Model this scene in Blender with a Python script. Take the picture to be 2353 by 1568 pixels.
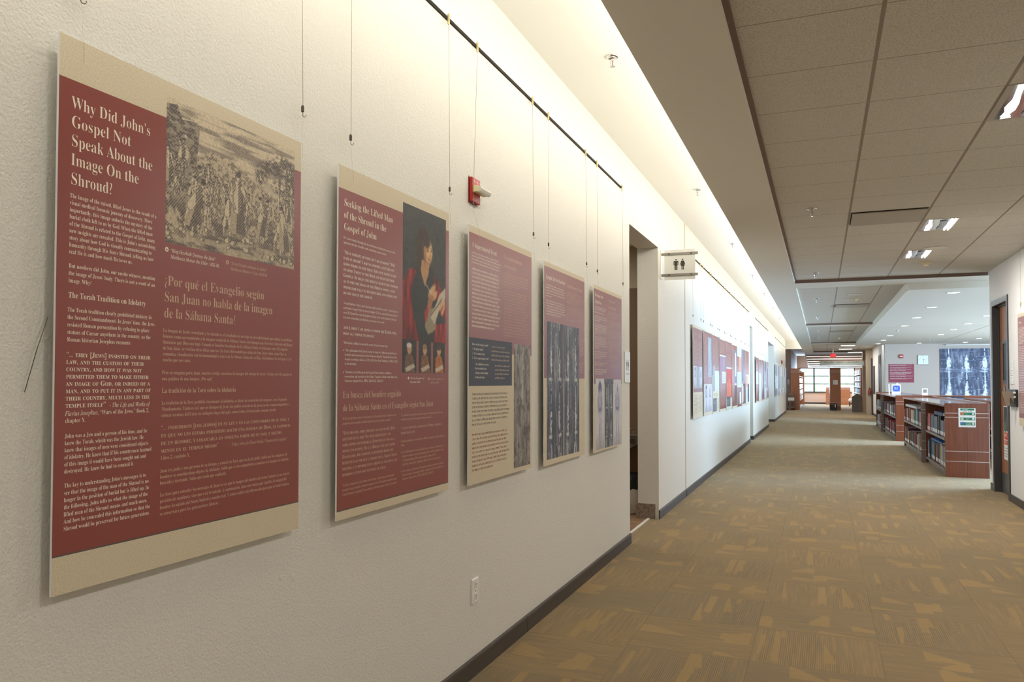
import bpy, math, random
import numpy as np
from mathutils import Vector, Matrix

for o in list(bpy.data.objects):
    bpy.data.objects.remove(o, do_unlink=True)
SC = bpy.context.scene
COL = SC.collection
PI = math.pi

# ------------------------------------------------------------------ camera
cam = bpy.data.cameras.new('camera')
cam.sensor_fit = 'HORIZONTAL'
cam.sensor_width = 36.0
cam.lens = 1889.2476 / 2353 * 36.0
cam.shift_x = (1176.5 - 1050.0) / 2353
cam.shift_y = (827.2176 - 784.0) / 2353
cam.clip_start = 0.05
cam.clip_end = 400
cam_ob = bpy.data.objects.new('camera', cam)
COL.objects.link(cam_ob)
yaw, pitch, roll = 0.41708978, 0.02633104, 0.00261413
fw = Vector((-math.sin(yaw) * math.cos(pitch), math.cos(yaw) * math.cos(pitch), math.sin(pitch)))
rt = Vector((math.cos(yaw), math.sin(yaw), 0))
up = rt.cross(fw)
rt2 = math.cos(roll) * rt + math.sin(roll) * up
up2 = -math.sin(roll) * rt + math.cos(roll) * up
M = Matrix.Identity(4)
for i in range(3):
    M[i][0] = rt2[i]; M[i][1] = up2[i]; M[i][2] = -fw[i]
M[2][3] = 1.385
cam_ob.matrix_world = M
SC.camera = cam_ob

# ------------------------------------------------------------------ exposure, world, lights
SC.view_settings.view_transform = 'Standard'
SC.view_settings.look = 'None'
SC.view_settings.exposure = 0.0
SC.view_settings.gamma = 1.0
SC.view_settings.use_curve_mapping = False

W = bpy.data.worlds.new('daylight_sky')
SC.world = W
W.use_nodes = True
bg = W.node_tree.nodes['Background']
bg.inputs['Color'].default_value = (0.80, 0.91, 1.0, 1)
bg.inputs['Strength'].default_value = 5.0

def area(name, loc, direction, sx, sy, power, color, spread=180):
    L = bpy.data.lights.new(name, 'AREA')
    L.shape = 'RECTANGLE'; L.size = sx; L.size_y = sy
    L.energy = power; L.color = color; L.spread = math.radians(spread)
    o = bpy.data.objects.new(name, L)
    COL.objects.link(o)
    o.location = loc
    o.rotation_euler = Vector(direction).to_track_quat('-Z', 'Y').to_euler()
    return o

def long_area(name, x, y0, y1, z, dx, dz, width, power, color):
    # a long strip light running along Y that shines towards (dx, 0, dz)
    L = bpy.data.lights.new(name, 'AREA')
    L.shape = 'RECTANGLE'; L.size = width; L.size_y = y1 - y0
    L.energy = power; L.color = color
    o = bpy.data.objects.new(name, L)
    COL.objects.link(o)
    zax = -Vector((dx, 0, dz)).normalized()
    yax = Vector((0, 1, 0)); xax = yax.cross(zax)
    m = Matrix.Identity(4)
    for i in range(3):
        m[i][0] = xax[i]; m[i][1] = yax[i]; m[i][2] = zax[i]; m[i][3] = (x, (y0 + y1) / 2, z)[i]
    o.matrix_world = m
    return o

WARM = (1.0, 0.972, 0.90)
NEUT = (1.0, 0.98, 0.955)
DAY = (0.44, 0.69, 1.0)
# the fluorescent strips lying in the cove on top of the soffit
long_area('cove_strip_light', -0.66, -3.0, 9.0, 2.97, -1.0, 0.12, 0.10, 36, WARM)
long_area('cove_strip_light_far', -0.66, 9.0, 41.0, 2.97, -1.0, 0.75, 0.10, 150, NEUT)
long_area('cove_wall_fill', -0.60, -3.0, 9.0, 3.13, -1.0, -0.60, 0.10, 42, WARM)  # added light tilted down to brighten the wall, apart from the strips
long_area('cove_wall_fill_far', -0.60, 9.0, 41.0, 3.13, -1.0, -0.60, 0.10, 6, NEUT)  # the same added wall light along the far stretch
# daylight through the windows of the reading room on the right
long_area('window_daylight', 9.9, 13.4, 27.4, 1.55, -1, -0.04, 2.3, 2900, DAY)
# daylight through the end window
area('end_window_daylight', (0.35, 57.35, 1.55), (0, -1, -0.05), 3.2, 1.5, 420, DAY)

# ------------------------------------------------------------------ materials
def lin(c):
    return tuple(((v / 255) / 12.92 if v <= 10.31 else ((v / 255 + 0.055) / 1.055) ** 2.4) for v in c)

MATS = {}
def mat(name, rgb, rough=0.6, metal=0.0, spec=0.5, emit=0.0, alpha=1.0, coat=0.0):
    if name in MATS: return MATS[name]
    m = bpy.data.materials.new(name); m.use_nodes = True
    b = m.node_tree.nodes['Principled BSDF']
    c = lin(rgb)
    b.inputs['Base Color'].default_value = (*c, 1)
    b.inputs['Roughness'].default_value = rough
    b.inputs['Metallic'].default_value = metal
    b.inputs['Specular IOR Level'].default_value = spec
    b.inputs['Coat Weight'].default_value = coat
    if emit:
        b.inputs['Emission Color'].default_value = (*c, 1)
        b.inputs['Emission Strength'].default_value = emit
    if alpha < 1: b.inputs['Alpha'].default_value = alpha
    m.diffuse_color = (*c, 1)
    MATS[name] = m
    return m

def nd(m, t, **kw):
    n = m.node_tree.nodes.new(t)
    for k, v in kw.items():
        if k.startswith('i_'): n.inputs[k[2:].replace('_', ' ')].default_value = v
        else: setattr(n, k, v)
    return n
def lk(m, a, b): m.node_tree.links.new(a, b)
def bsdf(m): return m.node_tree.nodes['Principled BSDF']

def speckle(m, c1, c2, scale, lo=0.4, hi=0.6, detail=3.0, stretch=(1, 1, 1)):
    tc = nd(m, 'ShaderNodeTexCoord'); mp = nd(m, 'ShaderNodeMapping')
    mp.inputs['Scale'].default_value = stretch
    lk(m, tc.outputs['Object'], mp.inputs['Vector'])
    n = nd(m, 'ShaderNodeTexNoise', i_Scale=scale, i_Detail=detail)
    lk(m, mp.outputs['Vector'], n.inputs['Vector'])
    r = nd(m, 'ShaderNodeValToRGB')
    r.color_ramp.elements[0].position = lo; r.color_ramp.elements[0].color = (*lin(c1), 1)
    r.color_ramp.elements[1].position = hi; r.color_ramp.elements[1].color = (*lin(c2), 1)
    lk(m, n.outputs['Fac'], r.inputs['Fac'])
    lk(m, r.outputs['Color'], bsdf(m).inputs['Base Color'])
    return n, mp
def bump(m, scale, strength, dist=0.01, detail=3.0):
    tc = nd(m, 'ShaderNodeTexCoord')
    n = nd(m, 'ShaderNodeTexNoise', i_Scale=scale, i_Detail=detail)
    lk(m, tc.outputs['Object'], n.inputs['Vector'])
    b = nd(m, 'ShaderNodeBump', i_Strength=strength, i_Distance=dist)
    lk(m, n.outputs['Fac'], b.inputs['Height'])
    lk(m, b.outputs['Normal'], bsdf(m).inputs['Normal'])

def wood(name, c1, c2, rough=0.35, sc=(14, 14, 0.7)):
    m = mat(name, c1, rough)
    speckle(m, c1, c2, 4.0, 0.35, 0.65, 6.0, sc)
    return m

m_wall = mat('painted_textured_wall', (222, 218, 207), 0.7)
bump(m_wall, 150, 0.34, 0.010, 2.0)
m_wall_plain = mat('painted_wall', (236, 233, 228), 0.7)
m_wall_beige = mat('beige_painted_wall', (184, 170, 158), 0.7)
m_wall_tan = mat('tan_painted_wall', (178, 160, 138), 0.7)
m_wall_pink = mat('pinkish_beige_wall', (208, 178, 158), 0.7)
m_wall_grey = mat('grey_brown_wall', (178, 158, 148), 0.7)
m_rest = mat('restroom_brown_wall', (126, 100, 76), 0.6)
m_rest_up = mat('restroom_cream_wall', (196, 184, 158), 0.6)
m_joint = mat('expansion_joint_strip', (196, 182, 152), 0.6)
m_ceil_paint = mat('ceiling_paint', (230, 227, 215), 0.8)
m_cove_paint = mat('cove_white_paint', (238, 236, 228), 0.8)
m_base = mat('dark_rubber_base', (72, 64, 58), 0.5)
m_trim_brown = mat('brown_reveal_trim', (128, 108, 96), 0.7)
m_base_tile = mat('tile_base', (134, 118, 102), 0.5)
speckle(m_base_tile, (120, 104, 90), (146, 130, 112), 30)
m_floor_tile = mat('restroom_floor_tile', (150, 118, 92), 0.35)
speckle(m_floor_tile, (140, 108, 84), (162, 130, 102), 9)
m_white = mat('white_plastic', (236, 234, 226), 0.4)
m_foam = mat('white_foam_edge', (240, 240, 240), 0.6)
m_steel = mat('brushed_steel', (150, 146, 138), 0.38, 0.9)
m_chrome = mat('chrome', (225, 225, 225), 0.12, 1.0)
m_dark_metal = mat('dark_clip_metal', (88, 80, 70), 0.4, 0.7)
m_brass = mat('brass_cap', (196, 176, 128), 0.35, 0.6)
m_cable = mat('steel_cable', (150, 138, 112), 0.4, 0.4)
m_nylon = mat('clear_nylon', (226, 218, 196), 0.3)
m_black = mat('black_plastic', (26, 26, 28), 0.45)
m_shadow = mat('black_slot', (34, 30, 26), 0.9)
m_red_plastic = mat('red_enamel', (176, 44, 38), 0.35)
m_cream = mat('cream_plastic', (226, 214, 160), 0.4)
m_cream_rail = mat('cream_rail', (232, 226, 208), 0.5)
m_icon = mat('dark_icon', (58, 52, 48), 0.5)
m_frame = mat('dark_grey_door_frame', (64, 64, 64), 0.4)
m_frame_lit = m_frame
m_door = wood('door_oak_veneer', (150, 92, 56), (172, 112, 70), 0.4)
m_cherry = wood('cherry_veneer', (118, 64, 42), (132, 76, 50), 0.35, (10, 10, 0.6))
m_cherry_brightened = wood('brightened_cherry_veneer', (160, 100, 66), (176, 114, 76), 0.35, (10, 10, 0.6))  # cherry lightened in colour to make up for weak light on end-room fronts
m_counter = mat('grey_laminate_top', (150, 132, 124), 0.10, 0.0, 0.8)
m_seam = mat('seam_dark_line', (66, 34, 24), 0.6)
m_inlay = mat('aluminium_inlay', (206, 196, 188), 0.35, 0.3)
m_fin_daylit = mat('daylit_fin', (134, 116, 108), 0.3)  # grey puts the daylight reflected by the brown fins into the colour
m_shelf_in = wood('shelf_interior', (108, 56, 36), (122, 68, 44), 0.5, (10, 10, 0.6))
m_shelf_metal = mat('shelf_lip_grey', (150, 140, 130), 0.4, 0.2)
m_paper = mat('white_paper', (240, 240, 238), 0.6)
m_green = mat('sign_green', (30, 120, 84), 0.5)
m_blue = mat('sign_blue', (42, 86, 190), 0.5)
m_maroon = mat('maroon_print', (140, 68, 60), 0.34, spec=0.6)
m_maroon_wall = mat('maroon_wall_text', (140, 56, 70), 0.55)
m_navy = mat('navy_print', (62, 66, 80), 0.55)
m_beige = mat('beige_paper_print', (208, 190, 154), 0.6)
speckle(m_beige, (200, 186, 156), (218, 204, 176), 260, 0.3, 0.65, 4.0)
m_txt = mat('cream_lettering', (240, 230, 208), 0.6)
m_txt_tan = mat('tan_lettering', (208, 178, 152), 0.6)
m_txt_dark = mat('dark_lettering', (92, 84, 80), 0.6)
m_txt_red = mat('red_lettering', (142, 74, 64), 0.6)
m_txt_white = mat('white_lettering', (244, 244, 240), 0.6)
m_lamp = mat('lamp_glow', (255, 250, 238), 0.5, emit=9.0)
m_down = mat('downlight_glow', (250, 252, 255), 0.5, emit=6.0)
m_strip = mat('linear_lamp_glow', (255, 253, 246), 0.5, emit=2.2)
m_exit = mat('exit_red_glow', (255, 52, 60), 0.5, emit=1.3)
m_reflector = mat('mirror_reflector', (220, 226, 232), 0.10, 1.0)
m_glass = mat('clear_glass', (205, 218, 210), 0.05, 0.0, 0.5, alpha=0.22)
m_frost = mat('frosted_sign_acrylic', (158, 166, 158), 0.3)
m_sign_plate = mat('pale_acrylic_sign', (232, 230, 222), 0.35)
m_bin = mat('bin_brown_grey', (104, 96, 88), 0.5)
m_bag = mat('black_bin_bag', (22, 22, 24), 0.25)
m_tan_plastic = mat('smoked_tan_plastic', (150, 134, 118), 0.3)
m_clockface = mat('clock_face', (222, 228, 226), 0.4)
m_grey_metal = mat('grey_cart_metal', (120, 112, 104), 0.45, 0.3)
m_diff = mat('diffuser_plate', (186, 178, 166), 0.6)
m_smoke = mat('detector_plastic', (214, 202, 170), 0.5)
m_grille = mat('white_ceiling_grille', (235, 232, 224), 0.7)
m_leaf = mat('hedge_foliage', (110, 150, 90), 0.8)
speckle(m_leaf, (150, 178, 140), (206, 218, 190), 3.0)
m_ground = mat('outside_ground', (176, 176, 160), 0.9)
m_fabric = mat('white_seat_fabric', (226, 222, 216), 0.8)

# print whose colour comes from the picture's own colour attribute
def print_mat():
    m = mat('printed_picture', (128, 128, 128), 0.5)
    a = nd(m, 'ShaderNodeAttribute'); a.attribute_name = 'print'
    lk(m, a.outputs['Color'], bsdf(m).inputs['Base Color'])
    return m
m_print = print_mat()

# suspended ceiling: 0.61 m tiles, dark T bars along the corridor, fine joints across
def tile_ceiling(name, y_off, x_off):
    m = mat(name, (205, 196, 182), 0.9)
    tc = nd(m, 'ShaderNodeTexCoord'); sp = nd(m, 'ShaderNodeSeparateXYZ')
    lk(m, tc.outputs['Object'], sp.inputs[0])
    def line(out, off, width):
        s = nd(m, 'ShaderNodeMath', operation='SUBTRACT'); s.inputs[1].default_value = off
        lk(m, out, s.inputs[0])
        d = nd(m, 'ShaderNodeMath', operation='DIVIDE'); d.inputs[1].default_value = 0.61
        lk(m, s.outputs[0], d.inputs[0])
        f = nd(m, 'ShaderNodeMath', operation='PINGPONG'); f.inputs[1].default_value = 0.5
        lk(m, d.outputs[0], f.inputs[0])
        c = nd(m, 'ShaderNodeMath', operation='LESS_THAN'); c.inputs[1].default_value = width / 2 / 0.61
        lk(m, f.outputs[0], c.inputs[0])
        return c.outputs[0]
    lx = line(sp.outputs['X'], x_off, 0.017)
    ly = line(sp.outputs['Y'], y_off, 0.008)
    n = nd(m, 'ShaderNodeTexNoise', i_Scale=160.0, i_Detail=3.0)
    lk(m, tc.outputs['Object'], n.inputs['Vector'])
    r = nd(m, 'ShaderNodeValToRGB')
    r.color_ramp.elements[0].position = 0.36; r.color_ramp.elements[0].color = (*lin((188, 183, 170)), 1)
    r.color_ramp.elements[1].position = 0.52; r.color_ramp.elements[1].color = (*lin((220, 216, 204)), 1)
    lk(m, n.outputs['Fac'], r.inputs['Fac'])
    m1 = nd(m, 'ShaderNodeMix', data_type='RGBA'); m1.inputs['B'].default_value = (*lin((166, 156, 142)), 1)
    lk(m, ly, m1.inputs['Factor']); lk(m, r.outputs['Color'], m1.inputs['A'])
    m2 = nd(m, 'ShaderNodeMix', data_type='RGBA'); m2.inputs['B'].default_value = (*lin((158, 146, 132)), 1)
    lk(m, lx, m2.inputs['Factor']); lk(m, m1.outputs['Result'], m2.inputs['A'])
    lk(m, m2.outputs['Result'], bsdf(m).inputs['Base Color'])
    return m
m_tile_a = tile_ceiling('acoustic_tile_ceiling', 3.525, 0.235)
m_tile_b = tile_ceiling('acoustic_tile_ceiling_middle', 15.2, 0.235)

# carpet: 0.605 m tiles laid quarter turned, each with ribs, streaks and wedge-shaped gold patches
def carpet():
    m = mat('patterned_carpet_tile', (134, 110, 74), 0.95, spec=0.1)
    tc = nd(m, 'ShaderNodeTexCoord'); sp = nd(m, 'ShaderNodeSeparateXYZ')
    lk(m, tc.outputs['Object'], sp.inputs[0])
    def mth(op, a, b=None, c=None):
        n = nd(m, 'ShaderNodeMath', operation=op)
        for i, v in enumerate((a, b, c)):
            if v is None: continue
            if isinstance(v, (int, float)): n.inputs[i].default_value = v
            else: lk(m, v, n.inputs[i])
        return n.outputs[0]
    T = 0.605
    xs = mth('DIVIDE', mth('SUBTRACT', sp.outputs['X'], -0.945), T)
    ys = mth('DIVIDE', mth('SUBTRACT', sp.outputs['Y'], 4.36), T)
    ix = mth('FLOOR', xs); iy = mth('FLOOR', ys)
    fx = mth('SUBTRACT', xs, ix); fy = mth('SUBTRACT', ys, iy)
    par = mth('PINGPONG', mth('ADD', ix, iy), 1.0)          # 0 / 1 checker
    bsdf(m).inputs['Sheen Weight'].default_value = 0.32; bsdf(m).inputs['Sheen Roughness'].default_value = 0.45
    bsdf(m).inputs['Sheen Tint'].default_value = (0.95, 0.80, 0.56, 1)
    # a along the ribs, b across them, swapped on every other tile
    def mix(f, p, q): return mth('ADD', mth('MULTIPLY', p, mth('SUBTRACT', 1.0, f)), mth('MULTIPLY', q, f))
    a = mix(par, fx, fy); b = mix(par, fy, fx)
    cell = nd(m, 'ShaderNodeCombineXYZ'); lk(m, ix, cell.inputs[0]); lk(m, iy, cell.inputs[1])
    wn = nd(m, 'ShaderNodeTexWhiteNoise', noise_dimensions='3D'); lk(m, cell.outputs[0], wn.inputs['Vector'])
    rnd = wn.outputs['Value']
    # local coordinate with a random shift for each tile
    loc = nd(m, 'ShaderNodeCombineXYZ')
    lk(m, mth('ADD', a, mth('MULTIPLY', rnd, 37.0)), loc.inputs[0])
    lk(m, mth('ADD', b, mth('MULTIPLY', rnd, 91.0)), loc.inputs[1])
    def rnd_of(k):
        c = nd(m, 'ShaderNodeVectorMath', operation='ADD'); c.inputs[1].default_value = (17.3 * k, 5.1 * k, 3.7 * k)
        lk(m, cell.outputs[0], c.inputs[0])
        w = nd(m, 'ShaderNodeTexWhiteNoise', noise_dimensions='3D'); lk(m, c.outputs[0], w.inputs['Vector'])
        s = nd(m, 'ShaderNodeSeparateColor'); lk(m, w.outputs['Color'], s.inputs[0])
        return s.outputs[0], s.outputs[1], s.outputs[2]
    def inside(v): return mth('MULTIPLY', mth('GREATER_THAN', v, 0.0), mth('LESS_THAN', v, 1.0))
    def scaled(v, lo, hi): return mth('ADD', lo, mth('MULTIPLY', v, hi - lo))
    # gold wedges: triangles with one side along the ribs, short and fat on ribbed tiles, long and thin on streaked ones
    gold = None
    for k in range(4):
        r1, r2, r3 = rnd_of(k + 1)
        wid = mix(par, scaled(r2, .18, .42), scaled(r2, .5, 1.0)); hgt = mix(par, scaled(r3, .10, .30), scaled(r3, .04, .10))
        if k % 2: wid, hgt = mix(par, hgt, wid), mix(par, wid, hgt)
        u = mth('DIVIDE', mth('SUBTRACT', a, scaled(r1, -.1, .8)), wid)
        v = mth('DIVIDE', mth('SUBTRACT', b, scaled(r3, .02, .75)), hgt)
        cut = mth('LESS_THAN', mth('ADD', mth('MULTIPLY', u, (1.0, -1.0, 1.0, .35)[k]), v), (1.0, .3, 1.15, 1.2)[k])
        g_ = mth('MULTIPLY', mth('MULTIPLY', inside(u), inside(v)), cut)
        gold = g_ if gold is None else mth('MAXIMUM', gold, g_)
    # a ribbed field cut off by a slanting edge, the rest plain
    q1, q2, q3 = rnd_of(9)
    edge = mth('ADD', mth('ADD', b, mth('MULTIPLY', scaled(q1, -.9, .9), mth('SUBTRACT', a, .5))), mth('MULTIPLY', q2, -.75))
    ribbed = mth('MULTIPLY', mth('GREATER_THAN', edge, 0.0), mth('LESS_THAN', mth('ADD', edge, mth('MULTIPLY', a, .3)), 0.75))
    # fine streaks along the ribs
    mp2 = nd(m, 'ShaderNodeMapping'); mp2.inputs['Scale'].default_value = (1.3, 22.0, 1)
    lk(m, loc.outputs[0], mp2.inputs['Vector'])
    n1 = nd(m, 'ShaderNodeTexNoise', i_Scale=1.5, i_Detail=3.0); lk(m, mp2.outputs[0], n1.inputs['Vector'])
    r = nd(m, 'ShaderNodeValToRGB'); cr = r.color_ramp
    cr.elements[0].position = 0.30; cr.elements[0].color = (*lin((122, 107, 83)), 1)
    cr.elements[1].position = 0.72; cr.elements[1].color = (*lin((146, 121, 85)), 1)
    e = cr.elements.new(0.5); e.color = (*lin((131, 111, 82)), 1)
    lk(m, mth('ADD', n1.outputs['Fac'], mth('MULTIPLY', mth('SUBTRACT', q3, .5), .16)), r.inputs['Fac'])
    gm = nd(m, 'ShaderNodeMix', data_type='RGBA'); gm.inputs['B'].default_value = (*lin((158, 129, 84)), 1)
    lk(m, mth('MULTIPLY', gold, .75), gm.inputs['Factor']); lk(m, r.outputs['Color'], gm.inputs['A'])
    rib = mth('SINE', mth('MULTIPLY', b, 2 * PI * 62))
    ribk = mth('ADD', mth('MULTIPLY', mth('MULTIPLY', ribbed, mth('SUBTRACT', 1.0, gold)), 0.17), 0.03)
    n2 = nd(m, 'ShaderNodeTexNoise', i_Scale=330.0, i_Detail=2.0); lk(m, tc.outputs['Object'], n2.inputs['Vector'])
    val = mth('ADD', mth('SUBTRACT', 0.80, mth('MULTIPLY', ribbed, 0.05)),
              mth('ADD', mth('MULTIPLY', rib, ribk), mth('MULTIPLY', n2.outputs['Fac'], 0.46)))
    # seams
    ex = mth('LESS_THAN', mth('PINGPONG', xs, 0.5), 0.0045)
    ey = mth('LESS_THAN', mth('PINGPONG', ys, 0.5), 0.0045)
    seam = mth('MAXIMUM', ex, ey)
    val = mth('MULTIPLY', val, mth('SUBTRACT', 1.0, mth('MULTIPLY', seam, 0.22)))
    mu = nd(m, 'ShaderNodeMix', data_type='RGBA', blend_type='MULTIPLY'); mu.inputs['Factor'].default_value = 1.0
    cv = nd(m, 'ShaderNodeCombineColor')
    for i in range(3): lk(m, val, cv.inputs[i])
    lk(m, gm.outputs['Result'], mu.inputs['A']); lk(m, cv.outputs[0], mu.inputs['B'])
    lk(m, mu.outputs['Result'], bsdf(m).inputs['Base Color'])
    bp = nd(m, 'ShaderNodeBump', i_Strength=0.25, i_Distance=0.004)
    lk(m, mth('ADD', mth('MULTIPLY', rib, ribk), n2.outputs['Fac']), bp.inputs['Height'])
    lk(m, bp.outputs['Normal'], bsdf(m).inputs['Normal'])
    return m
m_carpet = carpet()

# ------------------------------------------------------------------ mesh helpers
class MB:
    def __init__(s): s.v = []; s.f = []; s.mi = []
    def quad(s, a, b, c, d, mi=0):
        k = len(s.v); s.v += [tuple(a), tuple(b), tuple(c), tuple(d)]; s.f.append((k, k + 1, k + 2, k + 3)); s.mi.append(mi); return s
    def box(s, x0, x1, y0, y1, z0, z1, mi=0, front=None):
        # front: (axis side, material) e.g. ('+x', 1)
        k = len(s.v)
        s.v += [(x0, y0, z0), (x1, y0, z0), (x1, y1, z0), (x0, y1, z0), (x0, y0, z1), (x1, y0, z1), (x1, y1, z1), (x0, y1, z1)]
        F = {'-z': (0, 3, 2, 1), '+z': (4, 5, 6, 7), '-y': (0, 1, 5, 4), '+x': (1, 2, 6, 5), '+y': (2, 3, 7, 6), '-x': (3, 0, 4, 7)}
        for n, f in F.items():
            s.f.append(tuple(k + i for i in f)); s.mi.append(front[1] if front and front[0] == n else mi)
        return s
    def bev(s, x0, x1, y0, y1, z0, z1, r, mi=0):
        # box with all its edges chamfered by r
        k = len(s.v)
        P = {}
        for ix, (X, sx) in enumerate(((x0, 1), (x1, -1))):
            for iy, (Y, sy) in enumerate(((y0, 1), (y1, -1))):
                for iz, (Z, sz) in enumerate(((z0, 1), (z1, -1))):
                    P[ix, iy, iz, 'x'] = len(s.v); s.v.append((X, Y + sy * r, Z + sz * r))
                    P[ix, iy, iz, 'y'] = len(s.v); s.v.append((X + sx * r, Y, Z + sz * r))
                    P[ix, iy, iz, 'z'] = len(s.v); s.v.append((X + sx * r, Y + sy * r, Z))
        def add(*keys): s.f.append(tuple(P[q] for q in keys)); s.mi.append(mi)
        for i, fl in ((0, 1), (1, 0)):
            q = [(i, 0, 0, 'x'), (i, 0, 1, 'x'), (i, 1, 1, 'x'), (i, 1, 0, 'x')]; add(*(q if fl else q[::-1]))
            q = [(0, i, 0, 'y'), (1, i, 0, 'y'), (1, i, 1, 'y'), (0, i, 1, 'y')]; add(*(q if fl else q[::-1]))
            q = [(0, 0, i, 'z'), (0, 1, i, 'z'), (1, 1, i, 'z'), (1, 0, i, 'z')]; add(*(q if fl else q[::-1]))
        for a in (0, 1):
            for b in (0, 1):
                add((a, b, 0, 'x'), (a, b, 1, 'x'), (a, b, 1, 'y'), (a, b, 0, 'y'))
                add((a, 0, b, 'x'), (a, 1, b, 'x'), (a, 1, b, 'z'), (a, 0, b, 'z'))
                add((0, a, b, 'y'), (1, a, b, 'y'), (1, a, b, 'z'), (0, a, b, 'z'))
                for c in (0, 1): add((a, b, c, 'x'), (a, b, c, 'y'), (a, b, c, 'z'))
        return s
    def prism(s, pts, axis, a, b, mi=0):
        # polygon pts (2D) extruded along axis from a to b
        n = len(pts); k = len(s.v)
        def P(p, t):
            if axis == 'x': return (t, p[0], p[1])
            if axis == 'y': return (p[0], t, p[1])
            return (p[0], p[1], t)
        s.v += [P(p, a) for p in pts] + [P(p, b) for p in pts]
        s.f.append(tuple(range(k, k + n))); s.f.append(tuple(range(k + 2 * n - 1, k + n - 1, -1))); s.mi += [mi, mi]
        for i in range(n):
            j = (i + 1) % n; s.f.append((k + i, k + j, k + n + j, k + n + i)); s.mi.append(mi)
        return s
    def lathe(s, prof, c, axis='z', n=24, mi=0):
        # prof: list of (radius, height) about the axis through c
        k = len(s.v)
        for r, h in prof:
            for i in range(n):
                t = 2 * PI * i / n; p, q = r * math.cos(t), r * math.sin(t)
                d = (p, q, h) if axis == 'z' else ((h, p, q) if axis == 'x' else (p, h, q))
                s.v.append((c[0] + d[0], c[1] + d[1], c[2] + d[2]))
        for j in range(len(prof) - 1):
            for i in range(n):
                a, b = k + j * n + i, k + j * n + (i + 1) % n
                s.f.append((a, b, b + n, a + n)); s.mi.append(mi)
        for j in (0, len(prof) - 1):
            if prof[j][0] > 1e-6: s.f.append(tuple(k + j * n + i for i in range(n))); s.mi.append(mi)
        return s
    def tube(s, pts, r, n=8, mi=0):
        pts = [Vector(p) for p in pts]; k = len(s.v)
        for i, p in enumerate(pts):
            d = (pts[min(i + 1, len(pts) - 1)] - pts[max(i - 1, 0)]).normalized()
            u = d.cross(Vector((0, 0, 1)) if abs(d.z) < 0.9 else Vector((0, 1, 0))).normalized(); w = d.cross(u)
            for j in range(n):
                t = 2 * PI * j / n; s.v.append(tuple(p + u * (r * math.cos(t)) + w * (r * math.sin(t))))
        for i in range(len(pts) - 1):
            for j in range(n):
                a, b = k + i * n + j, k + i * n + (j + 1) % n; s.f.append((a, b, b + n, a + n)); s.mi.append(mi)
        s.f.append(tuple(k + j for j in range(n))); s.f.append(tuple(k + (len(pts) - 1) * n + j for j in range(n))); s.mi += [mi, mi]
        return s
    def build(s, name, mats, parent=None, loc=None, smooth=False):
        org = Vector(loc) if loc is not None else (parent_world(parent) if parent else Vector((0, 0, 0)))
        me = bpy.data.meshes.new(name)
        me.from_pydata([(v[0] - org.x, v[1] - org.y, v[2] - org.z) for v in s.v], [], s.f)
        for m in (mats if isinstance(mats, (list, tuple)) else [mats]): me.materials.append(m)
        me.polygons.foreach_set('material_index', s.mi)
        if smooth: me.polygons.foreach_set('use_smooth', [True] * len(me.polygons))
        me.update()
        import bmesh
        b = bmesh.new(); b.from_mesh(me); bmesh.ops.recalc_face_normals(b, faces=b.faces); b.to_mesh(me); b.free()
        o = bpy.data.objects.new(name, me); COL.objects.link(o)
        if parent: o.parent = parent
        else: o.location = org
        if parent and loc is not None: o.location = org - parent_world(parent)
        return o
def parent_world(p):
    v = Vector(p.location)
    while p.parent: p = p.parent; v += p.location
    return v
def tag(o, label, cat, group=None):
    o['label'] = label; o['category'] = cat
    if group: o['group'] = group
    return o
def thing(name, label, cat, loc, group=None):
    o = bpy.data.objects.new(name, None); COL.objects.link(o); o.location = loc; o.empty_display_size = 0.1
    return tag(o, label, cat, group)
def struct(name, mb, m):
    o = mb.build(name, m); o['kind'] = 'structure'; return o
def dup(root, loc, label=None, group=None):
    r = root.copy(); COL.objects.link(r); r.location = loc
    if label: r['label'] = label
    if group: r['group'] = group
    for ch in list(root.children):
        c = ch.copy(); COL.objects.link(c); c.parent = r
        for g in list(ch.children):
            d = g.copy(); COL.objects.link(d); d.parent = c
    return r

# ------------------------------------------------------------------ lettering
def _u(c, kind):
    if kind == 's': return c
    if 'A' <= c <= 'Z': return chr((0x1D400 if kind == 'r' else 0x1D434) + ord(c) - 65)
    if 'a' <= c <= 'z':
        if kind == 'i' and c == 'h': return chr(0x210E)
        return chr((0x1D41A if kind == 'r' else 0x1D44E) + ord(c) - 97)
    if '0' <= c <= '9' and kind == 'r': return chr(0x1D7CE + ord(c) - 48)
    return c
ACC = {'á': 'a', 'é': 'e', 'í': 'i', 'ó': 'o', 'ú': 'u', 'ñ': 'n', 'Á': 'A', 'É': 'E', 'Í': 'I', 'Ó': 'O', 'Ú': 'U', 'Ñ': 'N'}
GL = {}
def _mesh(body, off):
    c = bpy.data.curves.new('letter', 'FONT'); c.body = body; c.resolution_u = 2; c.offset = off
    o = bpy.data.objects.new('letter', c); COL.objects.link(o)
    dg = bpy.context.evaluated_depsgraph_get()
    e = o.evaluated_get(dg); me = e.to_mesh()
    v = [(p.co.x, p.co.y) for p in me.vertices]; f = [tuple(p.vertices) for p in me.polygons]
    e.to_mesh_clear(); bpy.data.objects.remove(o); bpy.data.curves.remove(c)
    return v, f
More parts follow.
